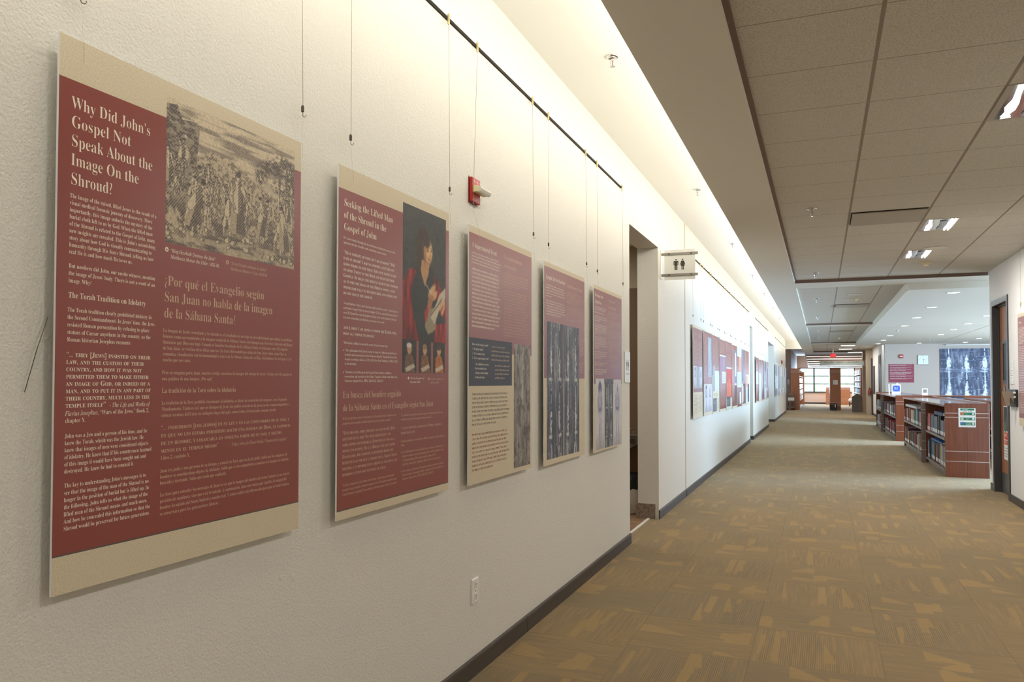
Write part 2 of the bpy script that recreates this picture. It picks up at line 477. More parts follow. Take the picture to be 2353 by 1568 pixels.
def glyph(c, kind, off):
    key = (c, kind, off)
    if key in GL: return GL[key]
    base = ACC.get(c, c)
    ch = _u(base, kind)
    v, f = _mesh(ch, off) if ch != ' ' else ([], [])
    H = max(p[0] for p in _mesh('H', 0)[0])
    adv = max(p[0] for p in _mesh(ch + 'H', 0)[0]) - H
    if c in ACC and v:
        mx = (min(p[0] for p in v) + max(p[0] for p in v)) / 2; t = max(p[1] for p in v)
        if base == 'i': t -= 0.02
        k = len(v)
        if base in 'nN':
            v = v + [(mx - .16, t + .07), (mx + .16, t + .10), (mx + .16, t + .15), (mx - .16, t + .12)]
        else:
            v = v + [(mx - .05, t + .05), (mx + .0, t + .05), (mx + .14, t + .19), (mx + .05, t + .19)]
        f = f + [(k, k + 1, k + 2, k + 3)]
    GL[key] = (v, f, adv)
    return GL[key]

class Txt:
    # collects lettering and print shapes in panel coordinates (u right, v down from the top left corner)
    def __init__(s): s.v = []; s.f = []
    def line(s, text, u, v, size, kind='r', off=-0.012, width=None, xs=0.82, caps=False, track=0.0):
        x = 0.0; parts = []
        k2 = kind
        for c in text:
            if c == '\x01': k2 = 'i' if k2 != 'i' else kind; continue
            sc = 1.0
            if caps and c.isalpha() and c.islower(): c = c.upper(); sc = 0.74
            V, F, a = glyph(c, k2, off if k2 == 'r' else 0.0)
            parts.append((x, V, F, sc)); x += a * sc + track
        sx = xs * size
        if width and x > 0: sx = width / x
        for x0, V, F, sc in parts:
            k = len(s.v)
            s.v += [(u + (x0 + p[0] * sc) * sx, v - p[1] * sc * size) for p in V]
            s.f += [tuple(k + i for i in f) for f in F]
        return x * sx
    def block(s, lines, u, v0, v1, size, widest, **kw):
        # lines spaced evenly from baseline v0 to v1; the widest line is given its measured width
        nat = []
        for t in lines:
            q = Txt(); nat.append(q.line(t, 0, 0, size, **kw))
        ks = widest / max(nat)
        kw = dict(kw); kw['xs'] = kw.get('xs', 0.82) * ks
        n = len(lines)
        for i, t in enumerate(lines):
            s.line(t, u, v0 + (v1 - v0) * (i / (n - 1) if n > 1 else 0), size, **kw)
    def rect(s, u0, v0, u1, v1):
        k = len(s.v); s.v += [(u0, v0), (u1, v0), (u1, v1), (u0, v1)]; s.f.append((k, k + 1, k + 2, k + 3))
    def poly(s, pts):
        k = len(s.v); s.v += list(pts); s.f.append(tuple(range(k, k + len(pts))))
    def disc(s, u, v, r, n=20):
        s.poly([(u + r * math.cos(2 * PI * i / n), v + r * math.sin(2 * PI * i / n)) for i in range(n)])
    def ghost(s, u0, v0, u1, n, pitch, h, rng, last=0.6, caps=False):
        # lines of print too small to read: word-shaped marks
        for i in range(n):
            end = u0 + (u1 - u0) * (last if i == n - 1 else rng.uniform(0.88, 1.0)); u = u0; v = v0 + i * pitch
            while u < end - 0.006:
                w = min(rng.uniform(1.6, 5.2) * h, end - u)
                s.rect(u, v - h * (0.50 if not caps else 0.60), u + w, v - h * 0.20); u += w + h * 0.55
    def letters(s, u0, v0, u1, n, pitch, h, rng, last=0.6, caps=False):
        # lines of print too small to read, with letter-sized marks
        for i in range(n):
            end = u0 + (u1 - u0) * (last if i == n - 1 else rng.uniform(0.90, 1.0)); u = u0; v = v0 + i * pitch
            while u < end - 0.006:
                for k in range(rng.randint(2, 9)):
                    t = h * (.66 if caps else rng.choice((.42, .42, .42, .62))); w = h * rng.uniform(.20, .34)
                    if u + w > end: break
                    if rng.random() < .5: s.rect(u, v - t, u + w * .32, v); s.rect(u + w * .32, v - t * rng.choice((.3, .6, 1)), u + w, v - t * rng.choice((0, .12)) if False else v - t * .02 - t * .15)
                    else: s.rect(u, v - t, u + w, v - t * .62); s.rect(u + w * .3, v - t * .62, u + w * .75, v)
                    u += w + h * .10
                u += h * .26
    def place(s, name, m, parent, fn, depth):
        # fn maps (u, v, depth) to the world
        if not s.v: return None
        org = parent_world(parent)
        me = bpy.data.meshes.new(name)
        me.from_pydata([tuple(Vector(fn(p[0], p[1], depth)) - org) for p in s.v], [], s.f)
        me.materials.append(m)
        me.update()
        o = bpy.data.objects.new(name, me); COL.objects.link(o); o.parent = parent
        return o
def on_left(y0, zt, x):    # print on a face that looks towards +X, read along +Y
    return lambda u, v, d: (x + d * .14, y0 + u, zt - v)
def on_right(y0, zt, x):   # print on a face that looks towards -X, read along -Y
    return lambda u, v, d: (x - d * .14, y0 - u, zt - v)
def on_front(x0, zt, y):   # print on a face that looks towards the camera (-Y), read along +X
    return lambda u, v, d: (x0 + u, y - d * .2, zt - v)

# pictures: a fine grid whose colours are computed
def vnoise(ny, nx, fy, fx, seed, octv=1):
    g = np.random.default_rng(seed); out = np.zeros((ny, nx)); amp = 1.0; tot = 0
    for o in range(octv):
        gy, gx = max(2, int(fy) + 2), max(2, int(fx) + 2)
        G = g.random((gy, gx))
        y = np.linspace(0, gy - 1.001, ny); x = np.linspace(0, gx - 1.001, nx)
        yi = y.astype(int); xi = x.astype(int); ty = y - yi; tx = x - xi
        ty = (ty * ty * (3 - 2 * ty))[:, None]; tx = (tx * tx * (3 - 2 * tx))[None, :]
        A = G[yi][:, xi] * (1 - tx) + G[yi][:, xi + 1] * tx
        B = G[yi + 1][:, xi] * (1 - tx) + G[yi + 1][:, xi + 1] * tx
        out += amp * (A * (1 - ty) + B * ty); tot += amp; amp *= 0.55; fy *= 2; fx *= 2
    return out / tot
def picture(name, parent, fn, u0, v0, u1, v1, rgb, depth):
    ny, nx = rgb.shape[:2]
    org = parent_world(parent)
    us = np.linspace(u0, u1, nx); vs = np.linspace(v0, v1, ny)
    P00 = np.array(fn(u0, v0, depth)); PU = np.array(fn(u1, v0, depth)) - P00; PV = np.array(fn(u0, v1, depth)) - P00
    a = (us - u0) / (u1 - u0); b = (vs - v0) / (v1 - v0)
    V = P00[None, None] + a[None, :, None] * PU + b[:, None, None] * PV - np.array(org)
    idx = np.arange(ny * nx).reshape(ny, nx)
    F = np.stack([idx[:-1, :-1], idx[:-1, 1:], idx[1:, 1:], idx[1:, :-1]], -1).reshape(-1, 4)
    me = bpy.data.meshes.new(name)
    me.vertices.add(ny * nx); me.vertices.foreach_set('co', V.reshape(-1).astype(np.float32))
    me.loops.add(F.size); me.loops.foreach_set('vertex_index', F.reshape(-1).astype(np.int32))
    me.polygons.add(len(F)); me.polygons.foreach_set('loop_start', np.arange(0, F.size, 4, dtype=np.int32))
    me.update(calc_edges=True)
    at = me.color_attributes.new('print', 'FLOAT_COLOR', 'POINT')
    c = np.clip(rgb, 0, 255) / 255.0
    c = np.where(c <= 0.04045, c / 12.92, ((c + 0.055) / 1.055) ** 2.4)
    at.data.foreach_set('color', np.concatenate([c, np.ones((ny, nx, 1))], -1).reshape(-1).astype(np.float32))
    me.materials.append(m_print)
    o = bpy.data.objects.new(name, me); COL.objects.link(o); o.parent = parent
    return o
def blend(img, col, mask):
    mask = np.clip(mask, 0, 1)[..., None]
    return img * (1 - mask) + np.array(col, float) * mask
def grid(ny, nx):
    y, x = np.mgrid[0:1:ny * 1j, 0:1:nx * 1j]; return y, x
def ell(y, x, cy, cx, ry, rx, soft=0.25, rot=0.0):
    dy, dx = y - cy, x - cx
    if rot: dy, dx = dy * math.cos(rot) + dx * math.sin(rot), -dy * math.sin(rot) + dx * math.cos(rot)
    d = np.sqrt((dy / ry) ** 2 + (dx / rx) ** 2)
    return np.clip((1 - d) / soft + 0.5, 0, 1)
def inpoly(y, x, pts):
    r = np.zeros(y.shape, bool); n = len(pts)
    for i in range(n):
        x1, y1 = pts[i]; x2, y2 = pts[(i + 1) % n]
        c = ((y1 > y) != (y2 > y)) & (x < (x2 - x1) * (y - y1) / ((y2 - y1) + 1e-12) + x1)
        r ^= c
    return r.astype(float)

# ------------------------------------------------------------------ the setting
XW = -1.51          # face of the left wall
XB = -1.72          # its back
XP = -1.475         # print face of the hanging panels
ZS = 2.80           # underside of the soffit and beams
ZT = 2.845          # tile ceiling

struct('floor', MB().box(XW - 0.10, 10.2, -3.6, 57.8, -0.12, 0.0).box(-1.72, XW - 0.10, 20.13, 41.0, -0.12, 0.0).box(-2.4, XW - 0.10, 41.0, 57.8, -0.12, 0.0), m_carpet)
struct('floor_restroom', MB().box(-4.2, XW - 0.10, 6.3, 9.3, -0.12, 0.0), m_floor_tile)
w = MB()
w.box(XB, XW, -3.6, 7.08, 0, 3.33).box(XB, XW, 7.08, 8.45, 2.755, 3.33).box(XB, XW, 8.45, 20.13, 0, 3.33)
w.box(XB, XW, 20.13, 21.05, 2.71, 3.33).box(XB, XW, 21.05, 27.40, 0, 3.33).box(XB, XW, 27.40, 30.9, 2.67, 3.33).box(XB, XW, 30.9, 41.0, 0, 3.33)
struct('wall_left', w, m_wall)
# small alcoves behind the two further openings
struct('wall_alcove', MB().box(-2.6, -2.5, 20.0, 21.2, 0, 2.75).box(-2.5, XB, 21.05, 21.2, 0, 2.75).box(-2.5, XB, 19.98, 20.13, 0, 2.75).box(-2.5, XB, 20.13, 21.05, 2.71, 2.8)
       .box(-2.6, -2.5, 27.2, 31.1, 0, 2.75).box(-2.5, XB, 30.9, 31.1, 0, 2.75).box(-2.5, XB, 27.2, 27.4, 0, 2.75).box(-2.5, XB, 27.4, 30.9, 2.67, 2.8), m_wall_plain)
struct('floor_alcove', MB().box(-2.5, -1.72, 20.13, 21.05, -0.1, 0.0).box(-2.5, -1.72, 27.4, 30.9, -0.1, 0.0), m_carpet)
# restroom vestibule: brown wall below, cream above
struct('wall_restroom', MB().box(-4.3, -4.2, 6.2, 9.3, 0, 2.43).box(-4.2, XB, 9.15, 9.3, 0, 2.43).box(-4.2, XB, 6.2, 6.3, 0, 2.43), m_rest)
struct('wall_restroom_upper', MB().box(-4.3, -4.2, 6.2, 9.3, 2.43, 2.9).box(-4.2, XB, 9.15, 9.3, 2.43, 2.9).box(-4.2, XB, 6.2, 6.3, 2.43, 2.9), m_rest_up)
struct('ceiling_restroom', MB().box(-4.3, XB, 6.2, 9.3, 2.9, 2.98), m_ceil_paint)
# thin threshold strip between tile and carpet
struct('trim_1', MB().box(XW - 0.112, XW - 0.088, 7.08, 8.45, 0.0, 0.006), m_white)
struct('trim_2', MB().box(XW, XW + 0.004, 10.225, 10.27, 0.0, 3.32), m_joint)

def base_left(y0, y1):
    b = MB()
    b.prism([(XW + 0.0005, 0), (XW + 0.012, 0), (XW + 0.011, 0.074), (XW + 0.014, 0.077), (XW + 0.012, 0.086), (XW + 0.0005, 0.090)], 'y', y0, y1)
    struct('baseboard_left', b, m_base)
ys = [-3.6, 4.35, 7.085]
base_left(-3.6, 4.348); base_left(4.352, 7.09)
for a, b_ in ((8.445, 10.225), (10.27, 11.0), (11.004, 20.13), (21.05, 27.40), (30.9, 41.0)): base_left(a, b_)
b = MB()
for yy in (21.05, 30.9):
    b.box(-1.80, XW + 0.012, yy - 0.012, yy - 0.0005, 0, 0.088)
struct('baseboard_left_return', b, m_base)
struct('baseboard_restroom', MB().box(XB - 0.02, XW - 0.034, 8.432, 8.4495, 0, 0.150), m_base_tile)

# cove above the left wall, soffit, beams, tile bays
struct('ceiling_cove', MB().box(-1.8, -0.30, -3.6, 41.0, 3.32, 3.42), m_cove_paint)
struct('ceiling_soffit', MB().box(-0.735, -0.335, -3.6, 43.4, ZS, 2.92).box(-0.40, -0.30, -3.6, 41.0, 2.92, 3.32).box(-1.9, -0.30, 41.0, 41.15, 2.92, 3.42), m_ceil_paint)
struct('trim_3', MB().box(-0.335, -0.310, -3.6, 12.70, 2.832, 2.846), m_trim_brown)
struct('ceiling_tiles', MB().box(-0.335, 2.30, -3.6, 12.70, ZT, 2.93), m_tile_a)
beams = MB()
for y0, y1 in ((12.70, 13.40), (22.20, 22.80), (32.60, 33.30), (42.20, 43.40)):
    beams.box(-0.335, 2.4 if y0 < 13 else 1.15, y0, y1, ZS, 2.93)
beams.box(2.4, 10.2, 12.70, 13.31, ZS, 2.93)
struct('ceiling_beam', beams, m_ceil_paint)
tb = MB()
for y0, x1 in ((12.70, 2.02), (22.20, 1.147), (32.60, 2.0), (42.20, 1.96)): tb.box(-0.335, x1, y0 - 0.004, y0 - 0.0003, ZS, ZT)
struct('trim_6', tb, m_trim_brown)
struct('ceiling_tiles', MB().box(-0.335, 1.16, 13.40, 22.20, ZT, 2.93), m_tile_b)
struct('ceiling_tiles', MB().box(-0.335, 1.16, 22.80, 32.60, ZT, 2.93), m_tile_b)
struct('ceiling_tiles', MB().box(-0.335, 2.2, 33.30, 42.20, ZT, 2.93), m_tile_b)
struct('ceiling_drywall', MB().box(1.147, 10.2, 13.31, 32.6, 2.707, 2.95), m_ceil_paint)
struct('trim_4', MB().box(1.135, 1.147, 13.41, 32.5, 2.700, 2.725), m_ceil_paint)
# fine control joints in the drywall ceiling
jt = MB()
for yy in (22.2,): jt.box(1.16, 10.0, yy - 0.010, yy + 0.010, 2.7055, 2.7069)
for xx in (3.55,): jt.box(xx - 0.008, xx + 0.008, 13.4, 31.9, 2.7055, 2.7069)
struct('trim_5', jt, m_joint)

# right wall with the door opening, then the open reading room
wr = MB().box(2.02, 2.17, -3.6, 11.50, 0, 2.95).box(2.02, 2.17, 11.50, 12.41, 2.385, 2.95).box(2.02, 2.17, 12.41, 12.64, 0, 2.95)
struct('wall_right', wr, m_wall_plain)
struct('wall_reading_room_near', MB().box(2.17, 10.0, 12.50, 12.64, 0, 2.95), m_wall_plain)
struct('wall_behind_door', MB().box(3.2, 3.3, 11.0, 12.5, 0, 2.9).box(2.17, 3.2, 10.9, 11.0, 0, 2.9), m_rest)
b = MB()
b.box(2.006, 2.0195, -3.6, 11.465, 0, 0.088).box(2.006, 2.0195, 12.462, 12.652, 0, 0.088).box(2.006, 2.17, 12.6405, 12.652, 0, 0.088)
struct('baseboard_right', b, m_base)
struct('wall_back', MB().box(XB, 2.17, -3.75, -3.6, 0, 3.4), m_wall_plain)
we = MB().box(10.0, 10.2, 12.5, 32.2, 0, 0.35).box(10.0, 10.2, 12.5, 32.2, 2.70, 2.95)
we.box(10.0, 10.2, 12.5, 13.2, 0.35, 2.70).box(10.0, 10.2, 27.6, 32.2, 0.35, 2.70)
struct('wall_reading_room_right', we, m_wall_plain)
fm = MB()
for i in range(9):
    yy = 13.2 + i * 14.3 / 8; fm.box(10.02, 10.12, yy - 0.03, yy + 0.03, 0.35, 2.70)
for zz in (0.37, 1.5, 2.68): fm.box(10.02, 10.12, 13.2, 27.6, zz - 0.025, zz + 0.025)
struct('window_1', fm, m_frame)
struct('wall_clock', MB().box(2.02, 10.0, 32.0, 32.15, 0, 2.95), m_wall_beige)
struct('wall_right_far', MB().box(2.02, 2.17, 32.15, 39.4, 0, 2.95), m_wall_plain)
struct('wall_pilaster', MB().box(1.77, 2.17, 39.4, 39.9, 0, 2.95), m_wall_tan)
struct('wall_right_end', MB().box(1.97, 2.17, 39.9, 46.5, 0, 2.95).box(1.74, 1.97, 42.1, 42.6, 0, 2.95), m_wall_tan)
b = MB().box(2.006, 2.0195, 32.15, 34.0, 0, 0.088).box(2.006, 2.0195, 35.2, 39.3, 0, 0.088)
struct('baseboard_right_far', b, m_base)

# end room: side wall, window wall, ceilings
struct('wall_left_far', MB().box(-2.4, -1.43, 45.9, 57.6, 0, 3.10), m_wall_grey)
struct('wall_left_recess', MB().box(-2.5, -2.4, 41.0, 45.9, 0, 3.10).box(-2.5, XB, 40.9, 41.0, 0, 3.10), m_wall_grey)
ww = MB().box(-1.43, 5.0, 57.6, 57.8, 0, 0.75).box(-1.43, 5.0, 57.6, 57.8, 2.32, 3.2).box(-1.43, -1.29, 57.6, 57.8, 0.75, 2.32).box(1.95, 5.0, 57.6, 57.8, 0.75, 2.32)
struct('wall_end', ww, m_wall_pink)
struct('wall_end_right', MB().box(4.0, 4.1, 42.6, 57.6, 0, 3.2), m_wall_pink)
struct('baseboard_end', MB().box(-1.43, 4.0, 57.585, 57.5995, 0, 0.11), m_base)
fm = MB()
for xx in (-1.27, -0.424, 0.56, 1.93): fm.box(xx - 0.045, xx + 0.045, 57.62, 57.72, 0.75, 2.32)
for zz in (0.77, 1.293, 1.794, 2.30): fm.box(-1.29, 1.95, 57.62, 57.70, zz - 0.025, zz + 0.025)
fm.box(-1.33, 1.99, 57.52, 57.60, 0.72, 0.75)
struct('window_2', fm, m_frame)
struct('window_2_glass', MB().box(-1.29, 1.95, 57.655, 57.665, 0.75, 2.32), m_glass)
struct('ceiling_end_room', MB().box(-2.4, 4.1, 43.4, 57.8, 3.10, 3.2), m_cove_paint)
struct('ceiling_end_slope', MB().prism([(43.4, 2.80), (45.4, 2.80), (57.3, 2.33), (57.3, 2.38), (45.4, 2.88), (43.4, 2.88)], 'x', -0.75, 3.9), m_cove_paint)
struct('ground_outside', MB().box(-30, 34, 57.9, 120, -0.5, -0.4), m_ground)

# ------------------------------------------------------------------ hanging rails, cable hangers and exhibit panels
def rail(y0, y1, label):
    t = thing('picture_rail', label, 'rail', (XW, y0, 3.0), 'hanging rails on the left wall')
    MB().box(XW + 0.0005, XW + 0.011, y0, y1, 3.002, 3.020).build('rail_body', m_cream_rail, t)
    MB().box(XW + 0.0005, XW + 0.008, y0, y1, 2.990, 3.002).build('slot', m_shadow, t)
    MB().box(XW + 0.0005, XW + 0.013, y1 - 0.012, y1 + 0.004, 2.988, 3.020).build('end_cap', m_brass, t)
    return t
rail(-1.0, 6.74, 'picture rail with a dark slot above the five large maroon panels nearest the camera')
rail(10.45, 19.90, 'picture rail above the row of nine maroon panels past the restroom sign')
rail(21.9, 27.34, 'picture rail above the five panels between the two further wall openings')
rail(31.7, 40.9, 'picture rail above the last pale panels at the far end of the left wall')

def hanger(y, zt, where, group, lean=0.0):
    # brass cap at the rail, cable, clip with an open hook, thin nylon down to the panel
    t = thing('cable_hanger', 'steel hook cable at ' + where, 'cable hanger', (XW + 0.012, y, 3.0), group)
    xc = XW + 0.022
    zh = zt + 0.105
    MB().lathe([(0.0042, 2.958), (0.0055, 2.966), (0.0055, 3.002), (0.0035, 3.006)], (xc, y, 0), n=10).build('cap', m_brass, t)
    MB().tube([(xc, y, 2.96), (xc + 0.004, y + lean, zh + 0.02)], 0.0009, 6).build('cable', m_cable, t)
    yh = y + lean
    h = MB().lathe([(.0025, zh - .002), (.0048, zh), (.0048, zh + .016), (.003, zh + .020)], (xc + .003, yh, 0), n=10)
    h.build('clip', m_dark_metal, t)
    pts = [(xc + .003, yh, zh + .001), (xc + .004, yh, zh - .009)]
    for i in range(7):
        a = PI + i * PI * 1.15 / 6
        pts.append((xc + .006 + .003 * math.cos(a), yh + .0055 + .0055 * math.cos(a), zh - .010 + .0055 * math.sin(a)))
    MB().tube(pts, .0013, 6).build('hook', m_steel, t)
    MB().tube([(xc + .003, yh + .002, zh - .015), (XP - .002, y - .004, zt - .004), (XP + .0010, y - .004, zt), (XP + .0010, y - .003, zt - .045)], .0006, 5).build('nylon_loop', m_nylon, t)
    return t

PW, PH = 0.893, 1.20
def board(y0, zt, label, group, h=PH, w=PW, tilt=0):
    t = thing('exhibit_panel', label, 'exhibit panel', (XP, y0, zt - h), group)
    MB().box(XP - 0.006, XP, y0, y0 + w, zt - h, zt, 0, ('+x', 1)).build('board', [m_foam, m_beige], t)
    return t
def field(t, fn, name, m, rects, depth=0.0004):
    q = Txt()
    for r in rects: q.rect(*r)
    return q.place(name, m, t, fn, depth)
GP = 'large maroon exhibit panels nearest the camera'

# --- panel 1
y0, zt = 1.239, 2.1275
t = board(y0, zt, 'largest maroon text panel with a grey engraving of a crowd, nearest on the left wall', GP, 1.196, 0.8875)
fn = on_left(y0, zt, XP)
field(t, fn, 'maroon_field', m_maroon, [(0, .092, .8875, 1.112)])
field(t, fn, 'soft_print_edge', m_txt_dark, [(0, 1.112, .8875, 1.1155)])
ny, nx = 240, 350
y, x = grid(ny, nx)
AR = .364 / .540                       # height over width
INK = np.array([72, 64, 64.]); PAP = np.array([208, 192, 162.])
ht = np.sin((x * 95 + y * 60) * 4.2) * .5 + .5          # engraver's hatch
ht2 = np.sin((x * 60 - y * 90) * 4.0) * .5 + .5
def tone(img, mask, dark):
    # shade an area with hatch instead of flat grey
    return blend(img, INK, np.clip(mask, 0, 1) * np.clip(dark + (ht - .5) * .9 * (dark < .85), 0, 1))
img = np.ones((ny, nx, 3)) * PAP
sl = vnoise(ny, nx, 30, 3, 3, 3)
img = blend(img, INK, np.clip((sl - .47) * 4, 0, .62) * np.clip((.46 - y) * 5, 0, 1) * (.55 + .45 * ht))
hill = .40 - .16 * np.clip(1 - abs(x - .30) * 3, 0, 1) + .05 * np.sin(9 * x)
land = np.clip((y - hill) * 40, 0, 1)
img = blend(img, (190, 174, 146), land)
img = tone(img, land * np.clip((vnoise(ny, nx, 46, 60, 8, 2) - .48) * 7, 0, 1), .55)
img = tone(img, np.clip((y - .58) * 6, 0, 1) * np.clip((vnoise(ny, nx, 12, 18, 9, 3) - .45) * 6, 0, 1), .72)
rg = random.Random(4)
def seg(px, py, qx, qy, r):
    dx, dy = qx - px, (qy - py) * AR; X, Y = x - px, (y - py) * AR
    t = np.clip((X * dx + Y * dy) / (dx * dx + dy * dy + 1e-9), 0, 1)
    return r - np.hypot(X - t * dx, Y - t * dy)
def limb(img, p, q, r, shade=.5):
    d = seg(*p, *q, r); e = .0022
    img = blend(img, INK, np.clip((d + e) / .0015, 0, 1))
    img = blend(img, PAP, np.clip(d / .0015, 0, 1))
    return tone(img, np.clip(d / .0015, 0, 1) * ((x - (p[0] + q[0]) / 2) > r * .05), shade)
def figure(img, cx, foot, h, lean, robe):
    k = h * AR                                     # sizes in picture widths
    hip = (cx + lean * .3 * k, foot - h * .50); neck = (cx + lean * k * .8, foot - h * .84)
    head = (neck[0] + lean * .15 * k, neck[1] - h * .085)
    for s in (-1, 1):
        kn = (hip[0] + s * k * rg.uniform(.05, .16), foot - h * .26); ft = (kn[0] + s * k * rg.uniform(-.05, .10), foot)
        img = limb(img, kn, ft, k * .032, .45); img = limb(img, hip, kn, k * .050, .45)
    if robe: img = tone(blend(img, (176, 160, 134), inpoly(y, x, [(neck[0] - k * .09, neck[1] + h * .04), (neck[0] + k * .10, neck[1] + h * .04), (hip[0] + k * .17, foot - h * .12), (hip[0] - k * .17, foot - h * .14)])), inpoly(y, x, [(neck[0], neck[1] + h * .04), (neck[0] + k * .10, neck[1] + h * .04), (hip[0] + k * .17, foot - h * .12), (hip[0] - k * .02, foot - h * .14)]), .7)
    img = limb(img, (neck[0], neck[1] + h * .06), hip, k * .085, .62)
    for s in (-1, 1):
        sh = (neck[0] + s * k * .08, neck[1] + h * .06); el = (sh[0] + s * k * rg.uniform(.03, .16), sh[1] + h * rg.uniform(-.08, .18)); ha = (el[0] + s * k * rg.uniform(-.12, .14), el[1] + h * rg.uniform(-.14, .16))
        img = limb(img, sh, el, k * .034, .4); img = limb(img, el, ha, k * .026, .3)
    img = limb(img, (head[0] - .001, head[1]), (head[0] + .001, head[1] + h * .03), k * .046, .4)
    return blend(img, INK, np.clip(seg(head[0] - .004, head[1] - h * .02, head[0] + .006, head[1] - h * .03, k * .04) / .002, 0, 1) * .85)
def tree(img, cx, cy, rx, ry, sd):
    e = ell(y, x, cy, cx, ry, rx, .5) * np.clip((vnoise(ny, nx, 60, 80, sd, 2) - .40) * 8, 0, 1)
    return tone(img, e, .8)
# broken arch on the left
tow = inpoly(y, x, [(0, .05), (.07, .03), (.10, .12), (.20, .10), (.22, .16), (.20, .40), (.24, .62), (.0, .62)]) - inpoly(y, x, [(.10, .26), (.125, .21), (.15, .26), (.15, .42), (.10, .42)])
img = blend(img, (150, 138, 120), tow * 1.0)
img = tone(img, tow * np.clip((vnoise(ny, nx, 60, 40, 12, 2) - .40) * 5, 0, 1), .75)
for a in ((.80, .22, .09, .07, 1), (.90, .18, .10, .09, 2), (.97, .32, .05, .16, 3), (.70, .30, .05, .09, 4), (.86, .36, .07, .06, 5)): img = tree(img, *a)
for cx in (.84, .90, .97): img = limb(img, (cx, .70), (cx + .03, .14), .007, .75)
F = [(rg.random(), rg.uniform(.55, .66), rg.uniform(.14, .20), rg.uniform(-.25, .25), rg.random() < .4) for i in range(38)]
F += [(.08, .50, .26, .2, True), (.03, .62, .30, -.1, True), (.15, .70, .30, .35, False)]
F += [(.12, .90, .40, .5, True), (.30, .82, .34, -.25, False), (.41, .88, .40, .2, False), (.66, .84, .36, .4, True), (.75, .80, .32, -.3, False), (.84, .88, .36, .2, False), (.93, .92, .42, -.2, True), (.58, .72, .24, .1, False), (.24, .74, .26, -.3, True)]
F += [(.50, .90, .56, .03, True)]
for f in sorted(F, key=lambda f: f[1]): img = figure(img, *f)
fg = np.clip((y - (.86 + .05 * np.sin(5 * x + 2))) * 16, 0, 1)
img = blend(img, (186, 170, 142), fg * .8)
img = tone(img, fg * np.clip((vnoise(ny, nx, 30, 9, 15, 3) - .46) * 6, 0, 1), .8)
for i in range(26):
    px, py = rg.random(), rg.uniform(.84, .97); img = limb(img, (px, py), (px + rg.uniform(-.03, .03), py + rg.uniform(-.02, .02)), rg.uniform(.006, .014), .6)
img = img + (vnoise(ny, nx, 120, 170, 19)[..., None] - .5) * 40
img = img * .90 + np.array([18, 16, 14.])
picture('engraving', t, fn, .3135, .0366, .8538, .4010, img, .0008)
q = Txt()
for i, s in enumerate(('Why Did John’s', 'Gospel Not', 'Speak About the', 'Image On the', 'Shroud?')):
    q.line(s, .0325, .1528 + .0415 * i, .0385, width=(.2291, .1684, .2368, .194, .1154)[i])
q.place('title_lettering', m_txt, t, fn, .001)
q = Txt(); S = .0138
q.block(['The image of the raised, lifted Jesus is the result of a', 'visual medical forensic journey of discovery. More', 'importantly, this image unlocks the mystery of the', 'burial cloth left to us by God. When the lifted man', 'of the Shroud is related to the Gospel of \x01John\x01, many', 'new insights are revealed. This is John’s astonishing', 'story about how God is visually communicating to', 'humanity through His Son’s Shroud, telling us how', 'real He is and how much He loves us.'], .0315, .3481, .4694, S, .252, off=-.012)
q.block(['But nowhere did John, our onsite witness, mention', 'the image of Jesus’ body. There is not a word of an', 'image. Why?'], .0312, .4998, .5316, S, .2505, off=-.012)
q.line('The Torah Tradition on Idolatry', .0312, .5645, .0182, width=.2215, off=-.006)
q.block(['The Torah tradition clearly prohibited idolatry in', 'the Second Commandment. In Jesus’ time, the Jews', 'resisted Roman persecution by refusing to place', 'statues of Caesar anywhere in the country, as the', 'Roman historian Josephus recounts:'], .0298, .5946, .6588, S, .2523, off=-.012)
q.block(['“... they [Jews] insisted on their', 'law, and the custom of their', 'country, and how it was not', 'permitted them to make either', 'an image of God, or indeed of a', 'man, and to put it in any part of', 'their country, much less in the', 'temple itself”'], .0285, .6916, .8012, .0158, .2435, off=-.003, caps=True)
q.line('- \x01The Life and Works of\x01', .147, .8030, .0142, width=.122, off=-.012)
q.line('\x01Flavius Josephus,\x01 “Wars of the Jews,” Book 2,', .0278, .8182, .0142, width=.240, off=-.012)
q.line('chapter X.', .0278, .8333, .0142, width=.054, off=-.012)
q.block(['John was a Jew and a person of his time, and he', 'knew the Torah, which was the Jewish law. He', 'knew that images of men were considered objects', 'of idolatry. He knew that if his countrymen learned', 'of this image it would have been sought out and', 'destroyed. He knew he had to conceal it.'], .0275, .8660, .9412, S, .249, off=-.012)
q.block(['The key to understanding John’s messages is to', 'see that the image of the man of the Shroud is no', 'longer in the position of burial but is lifted up. In', 'the following, John tells us what the image of the', 'lifted man of the Shroud means and much more.', 'And how he concealed this information so that the', 'Shroud would be preserved for future generations.'], .0278, .9715, 1.0630, S, .2465, off=-.012)
q.line('\x01“King Hezekiah Destroys the Idols”\x01', .333, .4228, .0128, width=.1660)
q.line('\x01Matthaeus Merian the Elder, 1625-30.\x01', .333, .4385, .0128, width=.1810)
q.disc(.3195, .4180, .0060); q.place('body_lettering', m_txt, t, fn, .001)
q = Txt()
for i, s in enumerate(('¿Por qué el Evangelio según', 'San Juan no habla de la imagen', 'de la Sábana Santa?')):
    q.line(s, .3125, .5070 + .0400 * i, .0365, width=(.397, .437, .270)[i])
S = .0132
